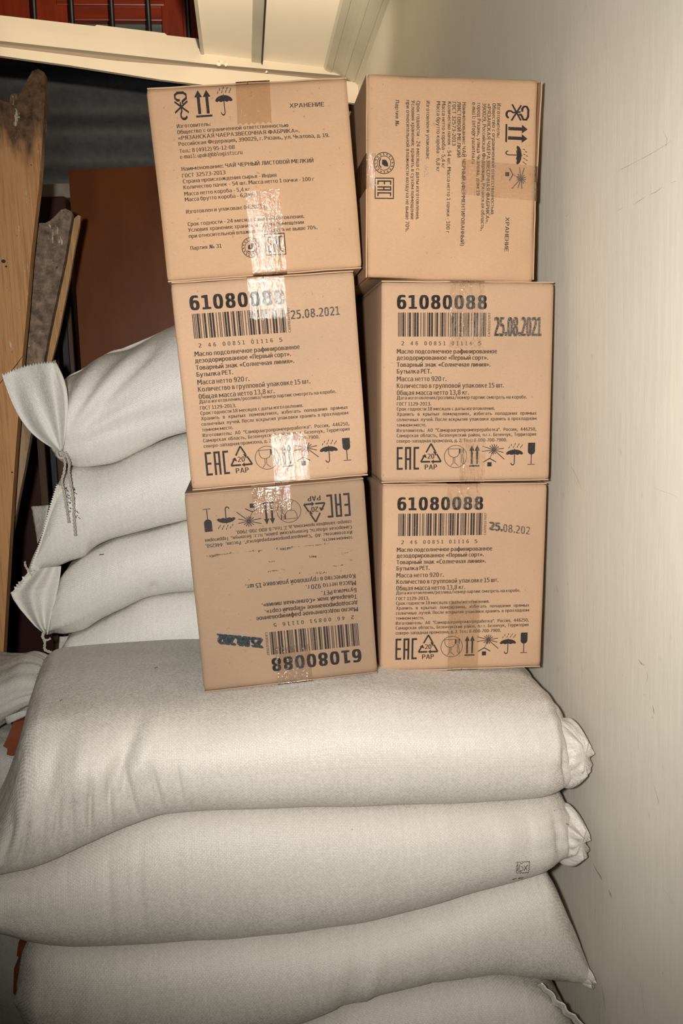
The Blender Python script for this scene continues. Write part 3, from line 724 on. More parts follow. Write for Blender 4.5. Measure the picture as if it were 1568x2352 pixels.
for pts in ([(143, 1036, 1.655), (149, 1062, 1.645), (147, 1085, 1.64), (142, 1105, 1.638), (147, 1130, 1.632), (153, 1165, 1.630), (158, 1200, 1.628)], [(152, 1042, 1.652), (159, 1062, 1.638), (158, 1085, 1.632), (163, 1115, 1.630), (168, 1150, 1.630), (170, 1190, 1.630), (173, 1230, 1.630)]):
    twine('cord_end', [at(*q)-B1.location for q in pts], M['twine'], B1, .0019, 110, 230)

b2 = [(-.418, -.312, -.324), (-.412, -.290, -.3235), (-.402, -.263, -.322), (-.390, -.230, -.319), (-.378, -.196, -.316), (-.365, -.162, -.312), (-.350, -.136, -.308), (-.330, -.124, -.302), (-.297, -.129, -.281), (-.26, -.124, -.266), (-.20, -.098, -.253), (-.15, -.079, -.242), (-.12, -.072, -.236), (0, -.063, -.222), (.2, -.063, -.212), (.36, -.072, -.212), (.42, -.095, -.205), (.458, -.14, -.16)]
B2 = new_sack('rear sack just under the tied one with faded print at its end', (0, 1.85, EYE-.32))
B2b = sack_mesh('sack_body', b2, M['sack_back'], B2, [(-.418, 1.66), (-.36, 1.642), (-.2, 1.635), (.458, 1.66)], [(-.418, 1.80), (-.37, 1.98), (-.30, 2.07), (.4, 2.08), (.458, 2.0)], .10, .055, .08, .06, 180, .002, [(-.33, -.25, .09, .012, -.004, .3), (-.31, -.27, .06, .006, .003, .4)], 12, B2.location, uoff=.5, gather=(.004, .003))
hz = [(131, 1112), (122, 1140), (113, 1168), (105, 1196), (98, 1224), (90, 1250), (80, 1276), (70, 1304), (70, 1310)]
hz_in = [(150, 1118), (142, 1146), (134, 1174), (127, 1202), (120, 1230), (114, 1256), (107, 1282), (98, 1308), (92, 1312)]
g = coons(hz, hz_in, 6, 82, lambda t, c: 1.652+.016*t, lambda t, c: ((2.6 if (int(c*81) % 2) else -2.6)*(1-t)**3, 0))
sheet('hem', g, M['sack_back'], B2)
g = coons([(72, 1163), (92, 1162), (112, 1160)], [(86, 1250), (92, 1235), (100, 1220)], 8, 8, lambda t, c: 1.76-.02*c)
sheet('rear_corner', g, M['sack_old'], B2)

b3 = [(-.403, -.425, -.445), (-.398, -.405, -.4465), (-.388, -.375, -.448), (-.375, -.348, -.448), (-.358, -.324, -.446), (-.338, -.309, -.443), (-.297, -.284, -.423), (-.26, -.269, -.406), (-.20, -.256, -.382), (-.15, -.245, -.378), (-.12, -.239, -.378), (0, -.225, -.372), (.2, -.215, -.364), (.36, -.215, -.362), (.42, -.235, -.355), (.458, -.28, -.31)]
B3 = new_sack('third rear sack with a loose corner flap and frayed tie', (0, 1.85, EYE-.445))
B3b = sack_mesh('sack_body', b3, M['sack_back'], B3, [(-.403, 1.67), (-.36, 1.645), (-.2, 1.635), (.458, 1.66)], [(-.403, 1.80), (-.37, 1.98), (-.30, 2.07), (.4, 2.08), (.458, 2.0)], .055, .055, .06, .06, 180, .002, [(-.19, -.36, .02, .006, -.006, 0)], 13, B3.location, uoff=.9, gather=(.004, .003))
tl = [(66, 1308), (52, 1326), (38, 1344), (24, 1361), (30, 1376), (45, 1398), (62, 1418), (80, 1438), (100, 1454)]
tr = [(140, 1300), (139, 1315), (137, 1330), (134, 1348), (130, 1366), (126, 1388), (120, 1410), (115, 1432), (110, 1456)]
g = coons(tl, tr, 22, 50, lambda t, c: 1.655+.012*math.sin(t*9+c*2)*math.sin(math.pi*t)+.010*(1-t), lambda t, c: ((2.0 if int(c*49) % 2 else -2.0)*(1-t)**4*(1 if c < .36 else 0), (1.4 if int(c*49) % 2 else -1.4)*(1-t)**4*(1 if c < .36 else 0)))
sheet('corner_flap', g, M['sack_back'], B3)
twine('frayed_tie', [at(*q)-B3.location for q in ((101, 1452, 1.652), (98, 1462, 1.648), (103, 1474, 1.646), (102, 1490, 1.646), (110, 1496, 1.646), (118, 1498, 1.646))], M['twine'], B3, .0020, 60, 240)
twine('frayed_tie', [at(*q)-B3.location for q in ((98, 1456, 1.650), (99, 1466, 1.646), (108, 1470, 1.646), (116, 1466, 1.646))], M['twine'], B3, .0015, 40, 240)
twine('frayed_tie', [at(*q)-B3.location for q in ((72, 1312, 1.652), (62, 1306, 1.65), (58, 1298, 1.65), (57, 1290, 1.652))], M['twine'], B3, .0015, 40, 240)

b4 = [(-.390, -.52, -.54), (-.385, -.495, -.552), (-.375, -.470, -.558), (-.36, -.454, -.562), (-.338, -.446, -.564), (-.297, -.426, -.565), (-.26, -.409, -.565), (-.20, -.385, -.565), (-.15, -.381, -.565), (0, -.375, -.563), (.2, -.367, -.56), (.36, -.365, -.556), (.42, -.385, -.55), (.458, -.44, -.47)]
B4 = new_sack('fourth rear sack mostly hidden behind the top front sack', (0, 1.85, EYE-.565))
B4b = sack_mesh('sack_body', b4, M['sack_back'], B4, [(-.39, 1.67), (-.36, 1.645), (-.2, 1.635), (.458, 1.66)], [(-.39, 1.80), (-.37, 1.98), (-.30, 2.07), (.4, 2.08), (.458, 2.0)], .055, .055, .06, .06, 120, .002, None, 14, B4.location, uoff=1.2, gather=(.004, .003))
g = coons([(137, 1462), (147, 1462), (157, 1461)], [(132, 1520), (138, 1516), (144, 1512)], 6, 6, lambda t, c: 1.74)
sheet('rear_corner', g, M['sack_old'], B4)
zbase = -.565
prev = None
for k in range(4):
    z0 = -.565-.163*k; z1 = z0-.163
    e = new_sack(['fifth sack of the rear stack hidden behind the front stack', 'sixth sack of the rear stack hidden behind the front stack', 'seventh sack of the rear stack hidden behind the front stack', 'bottom sack of the rear stack hidden on the floor'][k], (0, 1.85, EYE+z1))
    if prev is None:
        prev = sack_mesh('sack_body', [(-.38, -.64, -.67), (-.37, -.61, -.70), (-.33, -.58, -.72), (-.25, -.567, -.73), (.36, -.567, -.73), (.42, -.59, -.72), (.458, -.64, -.67)], M['sack_back'], e, 1.64, 2.06, .055, .055, .06, .06, 60, .0018, None, 15, e.location)
    else:
        c = prev.copy(); col.objects.link(c); c.parent = e

# --- sacks at the far left edge
L1 = new_sack('crumpled grey sack end poking out at the left edge', (-.7, 1.58, EYE-.60))
def far(st, k=1.153, floor_=-1.216): return [(x*k, z1_*k, max(z2_*k, floor_)) for x, z1_, z2_ in st]
L1b = sack_mesh('sack_body', far([(-1.0, -.42, -.50), (-.8, -.39, -.52), (-.6, -.395, -.525), (-.46, -.408, -.512), (-.41, -.410, -.498), (-.38, -.405, -.482), (-.355, -.398, -.468), (-.335, -.402, -.455), (-.322, -.415, -.445)]), M['sack_old'], L1, 1.47, [(-1.16, 1.71), (-.5, 1.70), (-.372, 1.62)], .05, .05, .04, .04, 130, .006, None, 21, L1.location, gather=(.003, .012))
L2 = new_sack('grey sack under the crumpled one at the left edge', (-.7, 1.58, EYE-.80))
L2b = sack_mesh('sack_body', far([(-1.0, -.56, -.66), (-.8, -.528, -.71), (-.6, -.530, -.715), (-.46, -.518, -.70), (-.42, -.512, -.69), (-.395, -.515, -.67), (-.375, -.525, -.65), (-.355, -.545, -.62), (-.345, -.565, -.59)]), M['sack_old'], L2, 1.47, [(-1.16, 1.71), (-.5, 1.70), (-.398, 1.62)], .05, .05, .04, .04, 110, .004, None, 22, L2.location, gather=(.003, .006))
L3 = new_sack('dim grey sack on the floor at the lower left corner', (-.7, 1.58, EYE-1.21))
L3b = sack_mesh('sack_body', far([(-1.0, -.80, -.98), (-.8, -.72, -1.055), (-.6, -.722, -1.058), (-.50, -.722, -1.058), (-.45, -.735, -1.058), (-.42, -.765, -1.05), (-.395, -.81, -1.03), (-.375, -.86, -1.0), (-.365, -.90, -.95)]), M['sack_old'], L3, 1.48, [(-1.16, 1.71), (-.5, 1.70), (-.42, 1.62)], .05, .05, .04, .04, 110, .005, None, 23, L3.location, gather=(.003, .008))
g = coons([(10, 1648), (30, 1640), (52, 1632), (66, 1630)], [(16, 1664), (34, 1656), (56, 1646), (68, 1640)], 5, 14, lambda t, c: 1.458-.004*math.sin(c*6))
sheet('folded_edge', g, M['sack_old'], L1)
twine('loop', [at(*q)-L1.location for q in ((74, 1564, 1.49), (77, 1552, 1.49), (84, 1546, 1.49), (96, 1545, 1.50))], M['twine'], L1, .0015, 40, 240)
sc1 = prism('wood_scrap', [at(x_, y_, 1.455) for x_, y_ in ((60, 1652), (30, 1660), (14, 1700), (7, 1714), (17, 1720), (15, 1733), (23, 1736), (40, 1732), (62, 1700))], (0, .03, 0), M['scrap'])
tag(sc1, 'red-brown scrap of wood wedged under the crumpled left sack', 'wood scrap')
sc2 = prism('wood_scrap', [at(x_, y_, 1.455) for x_, y_ in ((42, 2166), (88, 2160), (84, 2230), (78, 2296), (52, 2304), (30, 2282), (32, 2225), (50, 2205), (38, 2195))], (0, .03, 0), M['scrap'])
tag(sc2, 'dark red-brown scrap of wood beside the third front sack', 'wood scrap')

# print and specks on the sacks
def sack_print(name, strokes, body, mat, wpx=1.2):
    V = []; Fc = []
    for st in strokes:
        b = len(V); ok = True; n = len(st); pts = []
        for i, (x_, y_) in enumerate(st):
            a_ = st[max(i-1, 0)]; c_ = st[min(i+1, n-1)]; dx, dy = c_[0]-a_[0], c_[1]-a_[1]; L = math.hypot(dx, dy) or 1
            for s in (-1, 1):
                q = surf(body, x_-dy/L*wpx*s, y_+dx/L*wpx*s)
                if q is None: ok = False
                pts.append(q)
        if ok:
            V += pts; Fc += [(b+2*i, b+2*i+2, b+2*i+3, b+2*i+1) for i in range(n-1)]
    if V: return tag(mesh_obj(name, V, Fc, mat, body.parent), kind='stuff')
def wob(x0_, y0_, x1_, y1_, n, a):
    return [(x0_+(x1_-x0_)*i/n+random.uniform(-a, a), y0_+(y1_-y0_)*i/n+random.uniform(-a, a)) for i in range(n+1)]
sq = []
for (a_, b_) in (((1187, 1981), (1216, 1979)), ((1216, 1979), (1214, 2004)), ((1214, 2004), (1186, 2006)), ((1186, 2006), (1187, 1981))):
    sq.append([(a_[0]+(b_[0]-a_[0])*i/10+(1.1 if i % 2 else -1.1)*(abs(b_[1]-a_[1]) > 5), a_[1]+(b_[1]-a_[1])*i/10+(1.1 if i % 2 else -1.1)*(abs(b_[0]-a_[0]) > 5)) for i in range(11)])
sq += [[(1193, 1986), (1191, 1998), (1196, 2001), (1201, 1998), (1200, 1991), (1195, 1990)], [(1203, 1988), (1211, 2000)], [(1211, 1987), (1203, 2000)], [(1194, 1984), (1200, 1984)], [(1189, 1984), (1189, 2001), (1196, 2003)]]
sack_print('printed_square', sq, S2b, M['sack_ink'], .75)
sack_print('printed_mark', [wob(1176, 2021, 1186, 2018, 4, .6), wob(1190, 2018, 1202, 2015, 5, .8)], S2b, M['sack_ink'], .9)
fr = []
random.seed(5)
for (cx, cy, n, a_) in ((153, 1122, 5, 4), (158, 1138, 5, 4), (168, 1116, 5, 4), (171, 1126, 3, 3), (160, 1148, 4, 3), (170, 1143, 4, 3), (152, 1156, 4, 3), (168, 1158, 4, 4), (164, 1170, 4, 4), (174, 1172, 5, 4), (176, 1184, 4, 4), (168, 1185, 3, 4)):
    for _ in range(n):
        x_, y_ = cx+random.uniform(-a_, a_), cy+random.uniform(-5, 5); fr.append([(x_, y_), (x_+random.uniform(-4, 4), y_+random.uniform(-1, 4)), (x_+random.uniform(-3, 5), y_+random.uniform(2, 6))])
sack_print('faded_print', fr, B2b, M['sack_ink'], .8)
sack_print('speck', [wob(228, 1275, 238, 1272, 3, .6)], B3b, M['sack_ink'], .9)
sack_print('speck', [wob(355, 1534, 362, 1532, 3, .5), wob(138, 1610, 144, 1606, 3, .5)], S1b, M['sack_ink'], .7)
sack_print('straw_bit', [wob(362, 1531, 384, 1526, 4, .8)], S1b, M['crumb'], 1.1)
sack_print('stain', [wob(1300, 1892, 1306, 1895, 2, .4), wob(1306, 1896, 1330, 1908, 6, .8)], S2b, M['scuff'], 1.4)
sack_print('speck', [wob(1272, 1861, 1274, 1862, 1, .1), wob(808, 1905, 810, 1906, 1, .1)], S2b, M['scuff'], 1.3)
random.seed(9)

# ------------------------------------------------------------------ lettering and symbols
font = None
fp = os.path.join(bpy.utils.resource_path('LOCAL'), 'datafiles', 'fonts', 'DejaVuSansMono.woff2')
try: font = bpy.data.fonts.load(fp)
except Exception: font = None
_gl = {}; _cap = {}
WIDE = {c: 1.32 for c in 'шщжюмыфШЩЖЮМЫФДмтwm@№'}; WIDE.update({c: .82 for c in 'гтзхсеГТ'}); WIDE.update({'@': 1.5, '№': 1.6, 'т': .9})
def glyph(ch):
    """One character as flat triangles: ([(x, y)], faces, width), with an em of 1 and no side gaps."""
    if ch in _gl: return _gl[ch]
    if ch == '0' and font:                        # a plain nought, without the dot of the fixed-width face
        vs, fs, wd = glyph('O'); _gl[ch] = ([(x*.98, y) for x, y in vs], fs, wd*.98); return _gl[ch]
    d = bpy.data.curves.new('g', 'FONT'); d.body = ch; d.size = 1; d.resolution_u = 3
    if font: d.font = font
    o = bpy.data.objects.new('g', d); col.objects.link(o); bpy.context.view_layer.update()
    me = bpy.data.meshes.new_from_object(o.evaluated_get(bpy.context.evaluated_depsgraph_get()))
    vs = [(v.co.x, v.co.y) for v in me.vertices]; fs = [tuple(p.vertices) for p in me.polygons]
    bpy.data.objects.remove(o); bpy.data.curves.remove(d); bpy.data.meshes.remove(me)
    if 'cap' not in _cap: _cap['cap'] = 1.0; hh = max(v[1] for v in glyph('Н')[0]); _gl.clear(); _cap['cap'] = .73/hh
    vs = [(x*_cap['cap'], y*_cap['cap']) for x, y in vs]
    if vs:
        x_0 = min(v[0] for v in vs); x_1 = max(v[0] for v in vs); k = WIDE.get(ch, 1.0) if ch not in '.,:;"-' else 1
        vs = [((v[0]-x_0)*k, v[1]) for v in vs]; wd = (x_1-x_0)*k
    else: wd = .30
    _gl[ch] = (vs, fs, wd); return _gl[ch]
class Ink:
    """Flat print in the plane of a box face: x to the right, y up, metres."""
    def __init__(s): s.v = []; s.f = []
    def add(s, vs, fs):
        b = len(s.v); s.v += vs; s.f += [tuple(b+i for i in f) for f in fs]; return s
    def poly(s, pts):
        tri = tessellate_polygon([[Vector((p[0], p[1], 0)) for p in pts]]); return s.add(list(pts), [tuple(t) for t in tri])
    def rect(s, x0_, y0_, x1_, y1_): return s.add([(x0_, y0_), (x1_, y0_), (x1_, y1_), (x0_, y1_)], [(0, 1, 2, 3)])
    def line(s, pts, w, close=False):
        if close: pts = list(pts)+[pts[0]]
        for (a, b), (c, d) in zip(pts[:-1], pts[1:]):
            L = math.hypot(c-a, d-b) or 1; nx, ny = -(d-b)/L*w/2, (c-a)/L*w/2; ex, ey = (c-a)/L*w*.3, (d-b)/L*w*.3
            s.add([(a+nx-ex, b+ny-ey), (a-nx-ex, b-ny-ey), (c-nx+ex, d-ny+ey), (c+nx+ex, d+ny+ey)], [(0, 1, 2, 3)])
        return s
    def arc(s, cx, cy, r, a0, a1, w, n=28, ry=None):
        return s.line([(cx+r*math.cos(R_(a0+(a1-a0)*i/n)), cy+(ry or r)*math.sin(R_(a0+(a1-a0)*i/n))) for i in range(n+1)], w)
    def disc(s, cx, cy, r, n=16): return s.poly([(cx+r*math.cos(2*math.pi*i/n), cy+r*math.sin(2*math.pi*i/n)) for i in range(n)])
    def text(s, txt, x0_, x1_, y, size, bold=0.0, justify=False, gap=.13):
        """A line fitted between x0_ and x1_ with its base line at y; size is the em."""
        words = txt.split(' ')
        def word_w(wd): return sum(glyph(c)[2] for c in wd)+gap*(len(wd)-1)
        W = [word_w(wd) for wd in words]; nat = sum(W)+.36*(len(words)-1)
        span = x1_-x0_
        if justify: kx = size*.86; sp = (span-sum(W)*kx)/max(len(words)-1, 1)
        else: kx = span/nat; sp = .36*kx
        x = x0_
        for wd, ww in zip(words, W):
            for c in wd:
                vs, fs, gw = glyph(c)
                for k in ((-.5, 0, .5) if bold else (0,)):
                    for m_ in ((-.35, .35) if bold > .05 else (0,)):
                        s.add([(x+vx*kx+k*bold*size, y+vy*size+m_*bold*size*.5) for vx, vy in vs], fs)
                x += (gw+gap)*kx
            x += sp-gap*kx
        return s
    def rot180(s, W, H): s.v = [(W-x, H-y) for x, y in s.v]; return s
    def moved(s, fn): s.v = [fn(x, y) for x, y in s.v]; return s

def fit(ink, x0_, y0_, x1_, y1_):
    """Scale a symbol drawn in a 0..1 square to a place on the face."""
    ink.v = [(x0_+x*(x1_-x0_), y0_+y*(y1_-y0_)) for x, y in ink.v]; return ink
def sym_arrows():
    k = Ink()
    for cx in (.24, .76): k.rect(cx-.09, .12, cx+.09, .80); k.poly([(cx-.24, .74), (cx+.24, .74), (cx, 1.0)])
    k.rect(.0, .0, 1.0, .075); return k
def sym_umbrella():
    k = Ink(); top = [(.0, .50)]
    top += [(.5-.5*math.cos(R_(a)), .50+.20*math.sin(R_(a))) for a in range(8, 181, 8)]
    top += [(1.0, .50), (.90, .47), (.80, .50), (.68, .46), (.5, .50), (.32, .46), (.2, .50), (.1, .47)]
    k.poly(top); k.poly([(.47, .68), (.5, .76), (.53, .68)])
    k.rect(.475, .10, .525, .55); k.arc(.40, .10, .10, 180, 360, .045, 14, .085)
    for x, y in ((.18, .80), (.30, .90), (.44, .82), (.52, .94), (.66, .82), (.74, .92), (.86, .80), (.94, .88)): k.line([(x+.02, y+.04), (x-.02, y-.03)], .035)
    return k
def sym_glass():
    k = Ink(); k.poly([(.05, 1), (.95, 1), (.95, .62)]+[(.5+.45*math.cos(R_(a)), .62+.16*-math.sin(R_(a))) for a in range(15, 180, 15)]+[(.05, .62)])
    k.rect(.45, .04, .55, .5); k.rect(.05, .0, .95, .03); return k
def sym_sun():
    k = Ink(); cx, cy = .56, .74
    for i in range(14):
        a = R_(i*360/14+8); r1 = .24 if i not in (9, 10, 11) else .20
        if i in (0, 13): r1 = .42
        if i == 12: r1 = .62
        if i in (7, 6): r1 = .50
        k.line([(cx+.09*math.cos(a), cy+.09*math.sin(a)), (cx+r1*math.cos(a)*1.05, cy+r1*math.sin(a))], .032)
    k.arc(cx, cy, .055, 0, 360, .04, 14); k.disc(cx, cy, .025)
    k.line([(.10, .20), (.38, .36), (.66, .20)], .04); k.line([(.38, .36), (.52, .62)], .02); k.rect(.28, .0, .47, .19); return k
def sym_hook():
    k = Ink(); k.line([(.12, .92), (.30, 1.0), (.70, 1.0), (.88, .92), (.88, .78), (.72, .72), (.60, .66), (.60, .60)], .10); k.line([(.12, .92), (.12, .80), (.26, .72), (.40, .72)], .10)
    k.line([(.05, .26), (.92, .66)], .08); k.line([(.08, .66), (.95, .24)], .08)
    k.line([(.45, .62), (.50, .30), (.42, .20), (.42, .10)], .09); k.arc(.62, .12, .20, 180, 340, .10, 12, .12); return k
def sym_eac():
    k = Ink(); w_ = .085
    k.rect(0, 0, w_, 1); k.rect(0, .91, .27, 1); k.rect(0, .46, .25, .55); k.rect(0, 0, .27, .09)
    k.rect(.37, 0, .37+w_, 1); k.rect(.56, 0, .56+w_, 1); k.rect(.37, .91, .645, 1); k.rect(.37, .42, .645, .51)
    k.rect(.75, .0, .75+w_, 1); k.rect(.75, .91, 1, 1); k.rect(.75, 0, 1, .09); return k
def sym_eac_box():
    k = Ink(); w_ = .05
    k.rect(0, 0, 1, w_); k.rect(0, 1-w_, 1, 1); k.rect(0, 0, w_, 1); k.rect(1-w_, 0, 1, 1)
    e = sym_eac(); k.add([(.13+x*.74, .14+y*.72) for x, y in e.v], e.f); e2 = sym_eac()
    return k
def sym_pap():
    k = Ink(); A_, B_, C_ = (.5, 1.0), (1.0, .30), (.0, .30)
    def seg(p, q, t0, t1, w=.07): k.line([(p[0]+(q[0]-p[0])*t0, p[1]+(q[1]-p[1])*t0), (p[0]+(q[0]-p[0])*t1, p[1]+(q[1]-p[1])*t1)], w)
    seg(A_, B_, .02, .42); seg(A_, B_, .60, .98); seg(B_, C_, .02, .40); seg(B_, C_, .56, .98); seg(C_, A_, .02, .36); seg(C_, A_, .54, .98)
    k.poly([(.78, .68), (.60, .70), (.74, .52)]); k.poly([(.50, .30), (.64, .39), (.64, .21)]); k.poly([(.22, .60), (.06, .52), (.30, .44)])
    k.text('20', .34, .66, .42, .26, .05); k.text('PAP', .20, .80, .0, .26, .05); return k
def sym_food():
    k = Ink(); k.arc(.5, .5, .485, 0, 360, .022, 48)
    k.line([(.18, .83), (.20, .62), (.28, .50), (.44, .46), (.58, .50), (.65, .62), (.66, .83)], .022, True)
    k.line([(.40, .46), (.40, .22), (.30, .10)], .022); k.line([(.47, .46), (.47, .22), (.62, .10)], .022)
    for x in (.70, .76, .82): k.line([(x, .84), (x, .66)], .02)
    k.line([(.68, .84), (.68, .64), (.76, .58), (.76, .26), (.84, .14)], .022); k.line([(.84, .84), (.84, .64), (.80, .58), (.86, .2)], .022); return k
def sym_tea():
    k = Ink(); k.arc(.5, .5, .48, 0, 360, .035, 40); k.arc(.5, .5, .32, 0, 360, .03, 32)
    for i in range(16):
        a = R_(i*22.5); k.line([(.5+.385*math.cos(a), .5+.385*math.sin(a)), (.5+.425*math.cos(a+.08), .5+.425*math.sin(a+.08))], .045)
    k.poly([(.34, .42), (.36, .60), (.50, .68), (.66, .70), (.64, .52), (.54, .40)]); k.line([(.30, .34), (.42, .28), (.60, .28), (.70, .36)], .05); return k
def barcode(digits):
    """Interleaved two-of-five bars in a 0..1 square."""
    pat = {'0': '00110', '1': '10001', '2': '01001', '3': '11000', '4': '00101', '5': '10100', '6': '01100', '7': '00011', '8': '10010', '9': '01010'}
    seq = [1, 1, 1, 1]
    for a, b in zip(digits[::2], digits[1::2]):
        for p, q in zip(pat[a], pat[b]): seq += [2.6 if p == '1' else 1, 2.6 if q == '1' else 1]
    seq += [2.6, 1, 1]; T = sum(seq); k = Ink(); x = 0
    for i, wd in enumerate(seq):
        if i % 2 == 0: k.rect(x/T, 0, (x+wd)/T, 1)
        x += wd
    return k

# ------------------------------------------------------------------ cardboard boxes
def make_box(label, ctr, eul, W, H, D, mat, group, dent_amp=.0010, seed=1, turn=0, bulge=.0012, slit=0.0):
    """A closed carton. ctr: middle of its front face, eul: how it stands. Local: x right, y into the box, z up from its base.
    turn=1 lays it on its side (print reads downwards)."""
    rot = Euler(eul, 'XYZ').to_matrix()
    if turn: w_, h_ = H, W
    else: w_, h_ = W, H
    e = empty('cardboard_box', Vector(ctr)+Vector((0, 0, EYE))-rot @ Vector((0, 0, h_/2))); e.rotation_euler = eul
    tag(e, label, 'box', group)
    def place(x, y, z):                           # print frame (x right, z up, from the lower left corner) to the box's own
        if turn: return Vector((z-w_/2, y, h_-x))
        return Vector((x-w_/2, y, z))
    def dent(x, z):
        u_, v_ = x/W*2-1, z/H*2-1
        q = Vector((x*9+seed*5, z*9, seed)); b = -bulge*(1-u_*u_)*(1-v_*v_)
        ed = max(abs(u_), abs(v_))**8
        return b+dent_amp*(noise.noise(q)*.8+noise.noise(q*3)*.3*(.3+ed))
    # body: four walls as a rounded grid
    n = 26; r = .0035; V = []; Fc = []; idx = {}
    bm = bmesh.new()
    t_ = .0020                                   # flap thickness above and below the body
    def coord(i, tot): return tot*(.5-.5*math.cos(math.pi*i/n))*.35+tot*i/n*.65
    hx, hy, hz_ = W, D, H-2*t_
    def vert(x, y, z):
        key = (round(x, 6), round(y, 6), round(z, 6))
        if key in idx: return idx[key]
        p = Vector((x, y, z)); c = Vector((min(max(x, r), hx-r), min(max(y, r), hy-r), min(max(z, r), hz_-r)))
        d = p-c
        if d.length > 1e-9: p = c+d.normalized()*r
        o_ = 0
        if y < 1e-6: p.y += dent(x, z+t_)
        sd = noise.noise(Vector((y*6, z*6, seed+x*20)))
        if x < 1e-6 or x > hx-1e-6: p.x += dent_amp*1.6*sd*(1 if 0 < y < hy else 0)
        if z < 1e-6 or z > hz_-1e-6: p.z += dent_amp*.6*noise.noise(Vector((x*14, y*6, seed+2)))
        idx[key] = bm.verts.new(place(p.x, p.y, p.z+t_)); return idx[key]
    ny = 8
    xs_ = [coord(i, hx) for i in range(n+1)]; zs_ = [coord(i, hz_) for i in range(n+1)]; ys_ = [0, r]+[hy*i/ny for i in range(1, ny)]+[hy-r, hy]
    def grid(A_, B_, fn):
        for i in range(len(A_)-1):
            for j in range(len(B_)-1):
                q = [fn(A_[i], B_[j]), fn(A_[i+1], B_[j]), fn(A_[i+1], B_[j+1]), fn(A_[i], B_[j+1])]
                if len(set(q)) == 4: bm.faces.new(q)
    grid(xs_, zs_, lambda a, b: vert(a, 0, b)); grid(xs_, zs_, lambda a, b: vert(a, hy, b))
    grid(xs_, ys_, lambda a, b: vert(a, b, 0)); grid(xs_, ys_, lambda a, b: vert(a, b, hz_))
    grid(ys_, zs_, lambda a, b: vert(0, a, b)); grid(ys_, zs_, lambda a, b: vert(hx, a, b))
    bm_obj('body', bm, mat, e, True)
    # flaps meeting in the middle, above and below
    for zc in (t_/2, H-t_/2):
        for sgn in (-1, 1):
            x_a, x_b = (.0008, W/2-.0004) if sgn < 0 else (W/2+.0004, W-.0008)
            bm = bmesh.new(); m_ = 14; top = []; 
            for s_ in (-1, 1):
                row = []
                for i in range(m_+1):
                    x = x_a+(x_b-x_a)*i/m_
                    for yy in (.0016+.0012*noise.noise(Vector((x*40, zc*9, seed))), D-.001):
                        row.append(bm.verts.new(place(x, yy, zc+(slit*(1-.7*i/m_ if sgn < 0 else .3+.7*i/m_) if zc > .1 and sgn < 0 else 0)+s_*t_*.46+.0005*noise.noise(Vector((x*25, zc, seed+4))))))
                top.append(row)
            for i in range(m_):
                for row in top: bm.faces.new((row[2*i], row[2*i+1], row[2*i+3], row[2*i+2]))
                for q in (0, 1): bm.faces.new((top[0][2*i+q], top[0][2*i+2+q], top[1][2*i+2+q], top[1][2*i+q]))
            for i in (0, m_): bm.faces.new((top[0][2*i], top[0][2*i+1], top[1][2*i+1], top[1][2*i]))
            bm_obj('flap', bm, mat, e)
    def put(name, ink, mt, lift=.0007, label_=None, stuff=False):
        Vv = [place(x, dent(min(max(x, .004), W-.004), min(max(z, .004), H-.004))-lift, z) for x, z in ink.v]
        o = mesh_obj(name, Vv, ink.f, mt, e)
        if stuff: o['kind'] = 'stuff'
        return o
    def tape(u_a, u_b, z_a, z_b, mt, over=None, torn=True, slant=0.0):
        """A strip of clear tape on the front face from z_a to z_b, folding over the top or bottom edge."""
        nx_, nz_ = 12, 22; V = []; Fc = []
        for j in range(nz_+1):
            t = j/nz_; z = z_a+(z_b-z_a)*t
            for i in range(nx_+1):
                x = u_a*W+(u_b-u_a)*W*i/nx_+slant*(z-z_a)
                z2 = z
                if torn and j == (nz_ if over == 'bottom' else 0): z2 += (.0016 if i % 2 else -.0016)
                V.append(place(x, dent(min(max(x, .004), W-.004), min(max(z, .004), H-.004))-.0016-.0004*noise.noise(Vector((x*60, z*60, seed))), z2))
        for j in range(nz_):
            for i in range(nx_): a = j*(nx_+1)+i; Fc.append((a, a+1, a+nx_+2, a+nx_+1))
        row0 = 0 if over == 'bottom' else nz_*(nx_+1)
        if over:
            zz_ = -.0006 if over == 'bottom' else H+.0006
            prev_ = row0
            for yy in (.0012, .06, .16, D*.5, D-.004):
                b = len(V)
                for i in range(nx_+1):
                    x = u_a*W+(u_b-u_a)*W*i/nx_+slant*((z_a if over == 'bottom' else z_b)-z_a); V.append(place(x, yy, zz_))
                for i in range(nx_): Fc.append((prev_+i, prev_+i+1, b+i+1, b+i))
                prev_ = b
        return mesh_obj('tape', V, Fc, mt, e, True)
    return e, put, tape

